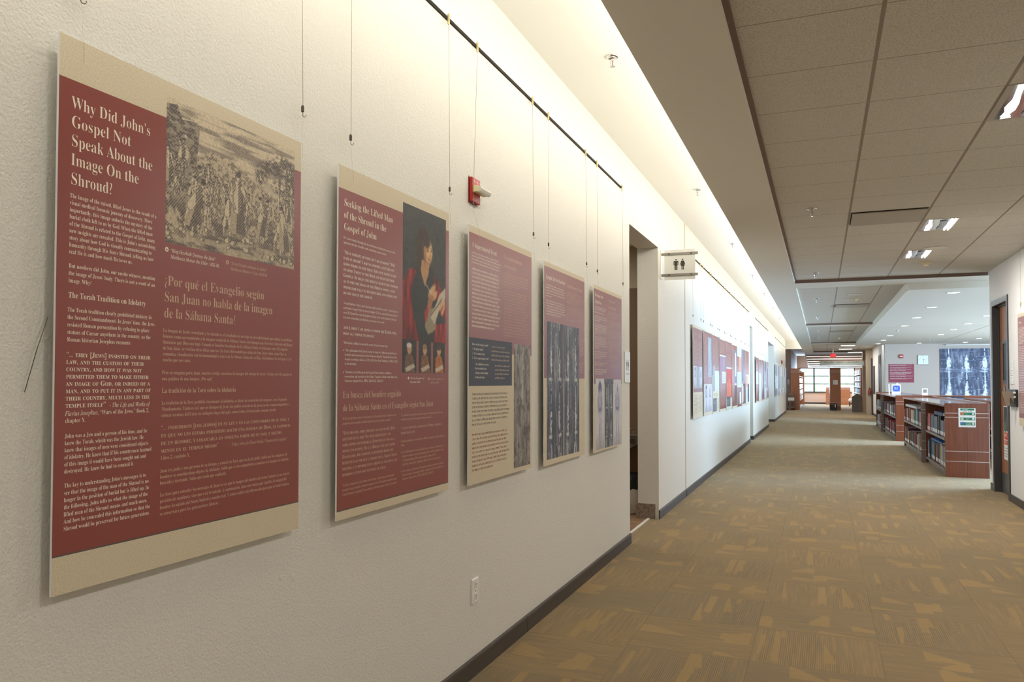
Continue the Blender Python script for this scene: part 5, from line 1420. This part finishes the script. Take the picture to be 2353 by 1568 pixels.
book_row(2.80, 15.64, 18.6, .105, .36, ['red', 'coral', 'black', 'white'], 'the lower shelf of the glimpsed bookcase', 10, .12, .2)
def flat_book(x0, y0, y1, z, th, col, label):
    b = MB().box(x0, x0 + .20, y0, y1, z, z + .004).box(x0, x0 + .20, y0, y1, z + th - .004, z + th).box(x0 - .002, x0 + .004, y0, y1, z, z + th).box(x0 + .006, x0 + .196, y0 + .005, y1 - .005, z + .004, z + th - .004, 1)
    tag(b.build('book', [mat('book_cover_' + col.replace(' ', '_'), BC[col], .5), m_paper], loc=(x0 + .1, (y0 + y1) / 2, z)), label, 'book', 'books lying on top of others')
flat_book(1.665, 14.3, 15.3, .880, .05, 'dark blue', 'dark blue volume lying flat on the upper row of the near bookcase')
flat_book(1.665, 14.4, 15.7, .447, .03, 'blue', 'bright blue volume lying flat on the lower row of the near bookcase')
flat_book(1.665, 18.0, 20.2, .880, .045, 'white', 'big white volume lying flat on books in the far bay of the near bookcase')
flat_book(1.61, 26.4, 27.6, .880, .05, 'maroon', 'maroon volume lying flat on the upper row of the further bookcase')

t = thing('reading_ledge', 'brown wooden ledge on black posts behind the bookcases', 'ledge', (3.8, 22.5, 0))
MB().bev(2.19, 5.6, 22.3, 22.62, 1.062, 1.085, .003).build('top', m_cherry, t)
MB().box(2.22, 5.55, 22.33, 22.58, 1.040, 1.0618).build('under_frame', m_black, t)
for xx in (2.26, 2.56, 3.30, 4.2, 5.3): MB().box(xx - .02, xx + .02, 22.43, 22.47, 0, 1.040).build('post', m_black, t)

t = thing('counter_sign', 'blue and white sign in a stand on the further bookcase', 'sign', (1.89, 25.6, 1.062))
MB().box(1.775, 1.995, 25.60, 25.606, 1.063, 1.335).box(1.775, 1.995, 25.55, 25.70, 1.0625, 1.068).build('stand', m_paper, t)
fn = on_front(1.775, 1.335, 25.60)
field(t, fn, 'blue_field', m_blue, [(.02, .03, .200, .195)])
q = Txt(); 
for a in ((.03, .04, .07, .044), (.03, .04, .034, .08), (.15, .04, .19, .044), (.186, .04, .19, .08), (.03, .181, .07, .185), (.03, .145, .034, .185), (.15, .181, .19, .185), (.186, .145, .19, .185)): q.rect(*a)
q.ghost(.06, .092, .16, 3, .032, .026, random.Random(4), .9); q.place('lettering', m_txt_white, t, fn, .001)
MB().box(1.89, 1.935, 25.602, 25.606, 1.3352, 1.375).build('top_tag', m_paper, t)
t = thing('leaflet_stand', 'thin white leaflet stand seen edge on beside the blue sign', 'leaflet stand', (1.72, 25.4, 1.062))
MB().prism([(25.36, 1.0625), (25.40, 1.0625), (25.50, 1.335), (25.47, 1.345)], 'x', 1.685, 1.712).build('sheet', m_paper, t)
MB().box(1.69, 1.735, 25.30, 25.52, 1.0622, 1.066).build('foot', m_paper, t)
t = thing('framed_card', 'small white card with a grey picture standing on the brown ledge', 'card', (2.26, 22.42, 1.085))
MB().box(2.195, 2.315, 22.42, 22.426, 1.0855, 1.245).box(2.195, 2.315, 22.40, 22.48, 1.0852, 1.088).build('card', m_paper, t)
ny, nx = 20, 20
picture('grey_picture', t, on_front(2.195, 1.245, 22.42), .018, .02, .102, .10, np.ones((ny, nx, 3)) * 120 + (vnoise(ny, nx, 8, 6, 3, 2)[..., None] - .5) * 150, .0006)

# ------------------------------------------------------------------ things on the clock wall
t = thing('wall_text_plaque', 'square maroon plaque of white text on the far cream wall under the red alarm', 'plaque', (2.52, 32.0, 1.7))
MB().box(2.134, 2.898, 31.985, 31.9995, 1.388, 2.020).build('plate', m_maroon_wall, t)
q = Txt(); rg = random.Random(12); v = .035
for n_ in (2, 2, 2, 4, 2, 2):
    q.letters(.035, v, .735, n_, .024, .021, rg, .7); v += n_ * .024 + .034
q.place('lettering', m_txt_white, t, on_front(2.134, 2.020, 31.985), .001)
t = thing('wall_clock', 'square white wall clock on the far cream wall', 'clock', (3.175, 32.0, 2.16))
MB().bev(3.018, 3.332, 31.955, 31.9995, 2.000, 2.322, .008).build('case', m_chrome, t)
MB().box(3.030, 3.320, 31.950, 31.9545, 2.012, 2.310).build('face', m_clockface, t)
fn = on_front(3.030, 2.310, 31.950); q = Txt()
for i in range(1, 13):
    a = 2 * PI * i / 12; q.line(str(i), .145 + .112 * math.sin(a) - (.010 if i < 10 else .017), .149 - .112 * math.cos(a) + .012, .036, kind='s', xs=.9)
q.place('numerals', m_icon, t, fn, .0008)
q = Txt(); q.poly([(.120, .142), (.135, .137), (.215, .160), (.213, .169)]); q.place('hour_hand', m_black, t, fn, .002)
q = Txt(); q.poly([(.140, .115), (.150, .115), (.154, .262), (.146, .262)]); q.disc(.145, .149, .008); q.place('minute_hand', m_black, t, fn, .003)
t = thing('fire_alarm_strobe', 'small red fire alarm on the far cream wall beside the clock', 'fire alarm', (2.515, 32.0, 2.29))
MB().bev(2.453, 2.578, 31.955, 31.9995, 2.224, 2.350, .005).build('housing', m_red_plastic, t)
MB().bev(2.468, 2.563, 31.925, 31.9545, 2.270, 2.303, .004).build('strobe_lens', m_white, t)
t = thing('cloth_banner', 'huge dark blue banner of a pale cloth print hanging on the far cream wall', 'banner', (4.7, 32.0, .70))
MB().box(3.67, 5.73, 31.975, 31.985, .70, 2.53).build('fabric', m_navy, t)
fn = on_front(3.67, 2.53, 31.975)
for k, sd in enumerate((91, 97)):
    ny, nx = 150, 84
    im = cloth(ny, nx, sd, True, ((54, 62, 88), (222, 230, 240)))
    y, x = grid(ny, nx)
    for s in (-1, 1):
        cx = .5 + s * .25
        for cy, sz in ((.26, 1.0), (.82, .9)):
            im = blend(im, (226, 234, 244), ell(y, x, cy, cx, .10 * sz, .062, .3) * (vnoise(ny, nx, 40, 30, sd + 20) > .35))
            im = blend(im, (226, 234, 244), (abs((x - cx) - (y - cy - .02) * .9 * s) < .012) * (y > cy) * (y < cy + .11) * .9)
            im = blend(im, (226, 234, 244), ell(y, x, cy + .115, cx, .012, .10, .5) * .9)
        im = blend(im, (214, 224, 238), (abs(x - cx) < .020) * (y > .38) * (y < .76) * (vnoise(ny, nx, 16, 3, sd + 31) > .35) * .85)
    for i in range(9):
        rr = random.Random(sd + i); im = blend(im, (120, 132, 158), (abs(y - rr.random() - .05 * rr.uniform(-1, 1) * x) < .004) * .8)
    picture('cloth_negative_print', t, fn, 1.03 * k, 0, 1.03 * (k + 1), 1.83, im, .001)
t = thing('banner_lamp', 'long white tube lamp above the dark banner on the far cream wall', 'lamp', (4.8, 32.0, 2.66))
MB().tube([(3.845, 31.90, 2.655), (5.7, 31.90, 2.655)], .018, 10).build('tube', m_white, t)
for xx in (4.1, 5.4): MB().box(xx - .012, xx + .012, 31.90, 31.9995, 2.645, 2.665).build('bracket', m_white, t)

# ------------------------------------------------------------------ right wall further down
t = thing('far_door', 'dark framed door in the right wall past the far cream wall', 'door', (2.02, 34.6, 0))
MB().box(2.000, 2.0195, 34.0, 34.06, 0, 2.43).box(2.000, 2.0195, 35.14, 35.2, 0, 2.43).box(2.000, 2.0195, 34.06, 35.14, 2.37, 2.43).build('frame', m_frame, t)
MB().box(2.012, 2.0195, 34.06, 35.14, 0.005, 2.37).build('leaf', mat('dark_door_leaf', (52, 46, 44), .4), t)
t = thing('wall_plaque', 'tall dark framed picture at the far end of the right wall', 'picture', (2.02, 38.5, 1.5))
MB().bev(1.990, 2.0195, 37.8, 39.15, .93, 2.07, .004).build('frame', m_frame, t)
MB().box(1.988, 1.9899, 37.9, 39.05, 1.03, 1.97).build('print', mat('teal_grey_print', (74, 90, 92), .4), t)
t = thing('doorway_trim', 'dark door frame beside the tan pilaster at the far right', 'door frame', (1.985, 39.4, 0))
MB().box(1.955, 2.015, 39.34, 39.3995, 0, 2.42).build('jamb', m_frame, t)
t = thing('doorway_trim', 'dark door frame on the tan wall beyond the pilaster', 'door frame', (1.93, 42.1, 0))
MB().box(1.885, 1.965, 42.04, 42.0995, 0, 2.30).build('jamb', m_frame, t)
t = thing('fire_extinguisher', 'small red fire extinguisher beside the tan pilaster', 'fire extinguisher', (1.90, 39.3, .75))
MB().lathe([(.02, .86), (.04, .88), (.04, 1.06), (.025, 1.10), (.02, 1.12)], (1.895, 39.335, 0), n=16).build('cylinder', m_red_plastic, t, smooth=True)
MB().box(1.87, 1.92, 39.30, 39.36, 1.1205, 1.16).build('valve', m_black, t)
MB().tube([(1.87, 39.33, 1.13), (1.835, 39.32, 1.0), (1.83, 39.32, .80)], .010, 6).build('hose', m_black, t)
MB().box(1.88, 1.91, 39.39, 39.3995, .76, 1.1).build('wall_bracket', m_steel, t)

# ------------------------------------------------------------------ signs and lights over the far corridor
t = thing('exit_sign', 'red lit EXIT sign hanging from the ceiling far down the corridor', 'exit sign', (.458, 38.0, 2.53))
MB().bev(.350, .566, 37.97, 38.02, 2.447, 2.608, .004).build('housing', mat('exit_red_face', (128, 26, 30), .4, emit=.35), t)
q = Txt(); q.line('EXIT', .010, .142, .168, kind='r', off=0.012, width=.196); q.place('lettering', m_exit, t, on_front(.350, 2.608, 37.97), .004)
MB().tube([(.458, 38.0, 2.608), (.458, 38.0, ZT)], .012, 8).build('stem', m_white, t)
t = thing('gallery_sign', 'frosted glass gallery sign seen from behind with mirrored lettering across the corridor', 'sign', (.81, 40.0, 2.22))
MB().box(-.05, 1.70, 39.992, 40.006, 2.145, 2.308).build('sign_plate', m_frost, t)
for zz in (2.318, 2.135): MB().box(-.10, 1.768, 39.985, 40.013, zz - .010, zz + .010).build('rail', m_steel, t)
MB().box(1.752, 1.7695, 39.96, 40.04, 2.10, 2.36).build('wall_mount', m_steel, t)
q = Txt(); q.line('CANIZARO EXHIBIT GALLERY', 0, .070, .094, kind='s', width=1.43)
q.place('lettering', m_icon, t, lambda u, v, d: (1.53 - u, 39.992 - d, 2.255 - v + .055), .002)
for k, yy in enumerate((35.8, 39.6)):
    t = thing('ceiling_light', 'lit square ceiling light far down the corridor, %s the exit sign' % ('before' if not k else 'behind'), 'ceiling light', (1.0, yy, ZT), 'far square ceiling lights')
    MB().box(.70, 1.25, yy - .30, yy + .30, ZT - .006, ZT - .0004).build('frame', m_white, t)
    MB().box(.73, 1.22, yy - .27, yy + .27, ZT - .010, ZT - .0061).build('lens', m_strip, t)
for k in range(6):
    yy = 46.2 + 2.0 * k; zz = 2.80 - (yy - 45.4) * (.47 / 11.9)
    t = thing('linear_ceiling_light', 'white glowing strip light across the sloped end ceiling, %s row' % ORD[k], 'ceiling light', (.8, yy, zz - .02), 'strip lights of the end room')
    MB().box(-.70, 3.6, yy - .20, yy + .20, zz - .045, zz - .012).build('housing', m_white, t)
    MB().box(-.69, 3.59, yy - .18, yy + .18, zz - .050, zz - .0451).build('lens', m_strip, t)
area('end_room_light', (1.2, 51, 2.3), (0, 0, -1), 3.0, 9.0, 260, NEUT)
area('corridor_light', (1.0, 37.5, 2.80), (0, 0, -1), .5, 4.0, 70, NEUT)

# ------------------------------------------------------------------ tall bookcases and furniture of the end room
def inlays(mb, x0, x1, y, zs):
    for zz in zs: mb.box(x0, x1, y - .003, y - .0001, zz - .006, zz + .006)
    return mb
t = thing('tall_bookcase', 'tall brown bookcase on the left of the far windows', 'bookcase', (-1.2, 50, 0))
e = MB().box(-1.415, -1.0, 45.0, 45.04, 0, 2.092).build('end_panel', m_cherry_brightened, t)
inlays(MB(), -1.415, -1.0, 45.0, (1.972, 1.90, .359, .229)).build('metal_inlay', m_inlay, e)
e = MB().box(-1.415, -.960, 55.0, 55.04, 0, 2.014).build('end_panel', m_cherry_brightened, t)
MB().box(-1.415, -1.39, 45.04, 55.0, 0, 2.05).build('back_board', m_shelf_in, t)
for zz in (.02, .40, .72, 1.04, 1.36, 1.68, 2.02):
    MB().box(-1.39, -1.02, 45.04, 55.0, zz, zz + .025).build('shelf', m_shelf_metal, t)
for zi, zz in enumerate((.425, .745, 1.065, 1.385)):
    for k in range(5):
        yy = 46.2 + 1.7 * k
        tag(MB().box(-1.30, -1.03, yy, yy + .9, zz + .0005, zz + .23).box(-1.03, -1.026, yy + .1, yy + .8, zz + .03, zz + .08).build('magazine_box', m_white, loc=(-1.17, yy + .45, zz)),
            'white box on the %s shelf of the tall left bookcase, %s from its near end' % (ORD[zi + 1], ORD[k]), 'box', 'white boxes in the tall left bookcase')
t = thing('tall_bookcase', 'tall brown bookcase end in the middle of the far corridor with a white notice', 'bookcase', (.64, 45.6, 0))
e = MB().box(.395, .885, 45.3, 45.34, 0, 2.10).build('end_panel', m_cherry_brightened, t)
inlays(MB(), .395, .885, 45.3, (1.975, 1.905, .37, .235)).build('metal_inlay', m_inlay, e)
MB().box(.400, .880, 45.34, 50.2, 0, 2.08).build('body', m_shelf_in, t)
MB().box(.70, .84, 45.31, 45.5, 2.1005, 2.125).build('top_block', m_shelf_in, t)
t = thing('notice', 'white paper notice on the end of the middle tall bookcase', 'notice', (.645, 45.3, 1.4))
MB().box(.538, .754, 45.293, 45.2965, 1.278, 1.500).build('sheet', m_paper, t)
q = Txt(); q.ghost(.03, .06, .19, 5, .03, .022, random.Random(3)); q.place('print', m_txt_tan, t, on_front(.538, 1.500, 45.293), .001)
t = thing('book_crate', 'black open crate of books on the floor before the middle bookcase', 'crate', (.54, 44.9, 0))
b = MB().box(.382, .70, 44.75, 45.15, 0.0005, .02).box(.382, .40, 44.75, 45.15, .02, .33).box(.682, .70, 44.75, 45.15, .02, .33).box(.40, .682, 45.13, 45.15, .02, .33).box(.40, .682, 44.75, 44.77, .02, .15)
b.build('body', m_black, t)
for k, (c_, x_) in enumerate((('maroon', .42), ('brown', .50), ('white', .60))):
    m = mat('book_cover_' + c_, BC[c_], .5)
    tag(MB().box(x_, x_ + .05, 44.80, 45.05, .0205, .29).box(x_ + .004, x_ + .046, 44.804, 45.046, .2901, .294, 1).build('book', [m, m_paper], loc=(x_, 44.9, .02)), '%s book standing in the black floor crate' % c_, 'book', 'books in the floor crate')
t = thing('low_cabinet', 'low brown cabinet under the far windows behind the middle bookcase', 'cabinet', (.95, 56.7, 0))
MB().box(.255, 1.64, 56.5, 57.0, 0, 1.085).build('body', m_cherry_brightened, t)
inlays(MB(), .255, 1.64, 56.5, (1.0, .94, .36, .235)).build('metal_inlay', m_inlay, t)
t = thing('tall_bookcase', 'tall brown bookcase of journals at the far right of the end room', 'bookcase', (1.85, 48, 0))
e = MB().box(1.712, 2.05, 44.0, 44.04, 0, 2.075).build('end_panel', m_cherry_brightened, t)
inlays(MB(), 1.712, 2.05, 44.0, (1.95, 1.88, .36, .235)).build('metal_inlay', m_inlay, e)
MB().box(2.02, 2.05, 44.04, 52.0, 0, 2.06).build('back_board', m_shelf_in, t)
MB().box(1.712, 2.02, 51.96, 52.0, 0, 2.06).build('end_panel', m_grey_metal, t)
for zz in (.10, .45, .80, 1.13, 1.45, 1.77):
    MB().box(1.715, 2.02, 44.04, 51.96, zz, zz + .03).build('shelf', m_white, t)
jc = ['tan', 'pale grey', 'grey', 'cream', 'dark grey', 'brown', 'pale grey', 'maroon']
for zi, zz in enumerate((.83, 1.16, 1.48, 1.80)):
    for k in range(9):
        yy = 44.3 + .84 * k; c_ = jc[(k * 3 + zi * 2) % 8]
        tag(MB().box(1.74 + .02 * (k % 2), 1.95, yy, yy + .70, zz + .0005, zz + .235).build('journal_set', mat('book_cover_' + c_.replace(' ', '_'), BC[c_], .5), loc=(1.85, yy, zz)),
            '%s bound journals, %s along the %s shelf of the far right bookcase' % (c_, ORD[k], ORD[zi]), 'bound journals', 'journals in the far right bookcase')

t = thing('book_cart', 'grey three-shelf book cart past the end of the left wall', 'cart', (-1.39, 44.6, 0))
x0, x1 = -1.568, -1.215
for zz in (.125, .435, .758):
    MB().box(x0, x1, 44.4, 44.85, zz - .012, zz).box(x0, x1, 44.4, 44.405, zz, zz + .04).build('shelf', m_grey_metal, t)
for xx in (x0, x1 - .02):
    s = MB().box(xx, xx + .02, 44.4, 44.85, .06, .10)
    for yy in (44.4, 44.83): s.box(xx, xx + .02, yy, yy + .02, .06, .95)
    s.build('side_frame', m_grey_metal, t)
for xx in (x0 + .02, x1 - .02):
    for yy in (44.43, 44.80): MB().lathe([(.028, xx - .012), (.030, xx), (.028, xx + .012)], (0, yy, .031), 'x', 14).build('caster', m_black, t)
tag(MB().box(-1.48, -1.33, 44.5, 44.7, .7585, .79).box(-1.47, -1.33, 44.5, 44.7, .7905, .83).build('book', mat('book_cover_tan', BC['tan'], .5), loc=(-1.4, 44.6, .76)), 'small pile of tan books on the top of the grey cart', 'books')
tag(MB().box(-1.53, -1.25, 44.45, 44.75, .4355, .62).build('book', m_fabric, loc=(-1.39, 44.6, .44)), 'pale block of books on the middle shelf of the grey cart', 'books')
tag(MB().box(-1.545, -1.5, 44.45, 44.75, .1255, .38).build('book', mat('book_cover_dark_grey', BC['dark grey'], .5), loc=(-1.5, 44.6, .13)), 'dark grey book on the bottom shelf of the grey cart', 'books')
t = thing('notice', 'small pale notice on the grey brown wall past the left wall', 'notice', (-1.55, 45.9, 1.4))
MB().box(-1.60, -1.515, 45.893, 45.8975, 1.27, 1.53).build('sheet', m_paper, t)

t = thing('recycling_bin', 'brown grey recycling bin with a gabled lid at the end of the corridor', 'bin', (1.488, 42.25, 0))
MB().bev(1.287, 1.690, 42.05, 42.45, .045, .700, .012).build('body', m_bin, t)
MB().box(1.30, 1.675, 42.06, 42.44, 0.0005, .045).build('base', m_shelf_metal, t)
l_ = MB().prism([(1.270, .7005), (1.706, .7005), (1.500, .862), (1.475, .862)], 'y', 42.03, 42.47).build('gabled_lid', m_bin, t)
MB().prism([(1.285, .716), (1.470, .862), (1.470, .876), (1.275, .722)], 'y', 42.05, 42.45).build('lit_lid_edge', m_white, l_)  # white strip paints the light caught by the lid's left edge
MB().box(1.485, 1.492, 42.046, 42.0499, .06, .69).build('door_gap', m_black, t)
t = thing('armchair', 'white upholstered chair half hidden behind the recycling bin', 'armchair', (1.70, 53.0, 0))
MB().bev(1.45, 2.05, 52.7, 53.3, .25, .45, .05).build('seat', m_fabric, t)
MB().bev(1.62, 2.05, 53.28, 53.42, .45, .98, .05).build('backrest', m_fabric, t)
for xx in (1.48, 1.98):
    for yy in (52.74, 53.24): MB().box(xx, xx + .04, yy, yy + .04, 0, .25).build('leg', m_black, t)

# outside the end window
for k, (x_, y_, r_, c_) in enumerate(((-1.2, 70, 3.2, 'left'), (3.6, 76, 3.6, 'right'), (.7, 86, 4.0, 'middle'))):
    b = MB(); n1, n2 = 14, 20; rg = random.Random(k)
    for i in range(n1 + 1):
        th = PI * i / n1
        for j in range(n2):
            ph = 2 * PI * j / n2; rr = r_ * (1 + rg.uniform(-.10, .10)); b.v.append((x_ + rr * math.sin(th) * math.cos(ph), y_ + rr * .6 * math.sin(th) * math.sin(ph), max(-.4, .2 + rr * .62 * math.cos(th))))
    for i in range(n1):
        for j in range(n2):
            p, q_ = i * n2 + j, i * n2 + (j + 1) % n2; b.f.append((p, q_, q_ + n2, p + n2)); b.mi.append(0)
    tag(b.build('bush', m_leaf, loc=(x_, y_, -.4)), 'pale green bush outside the far windows, the %s one' % c_, 'bush', 'bushes outside the far windows')
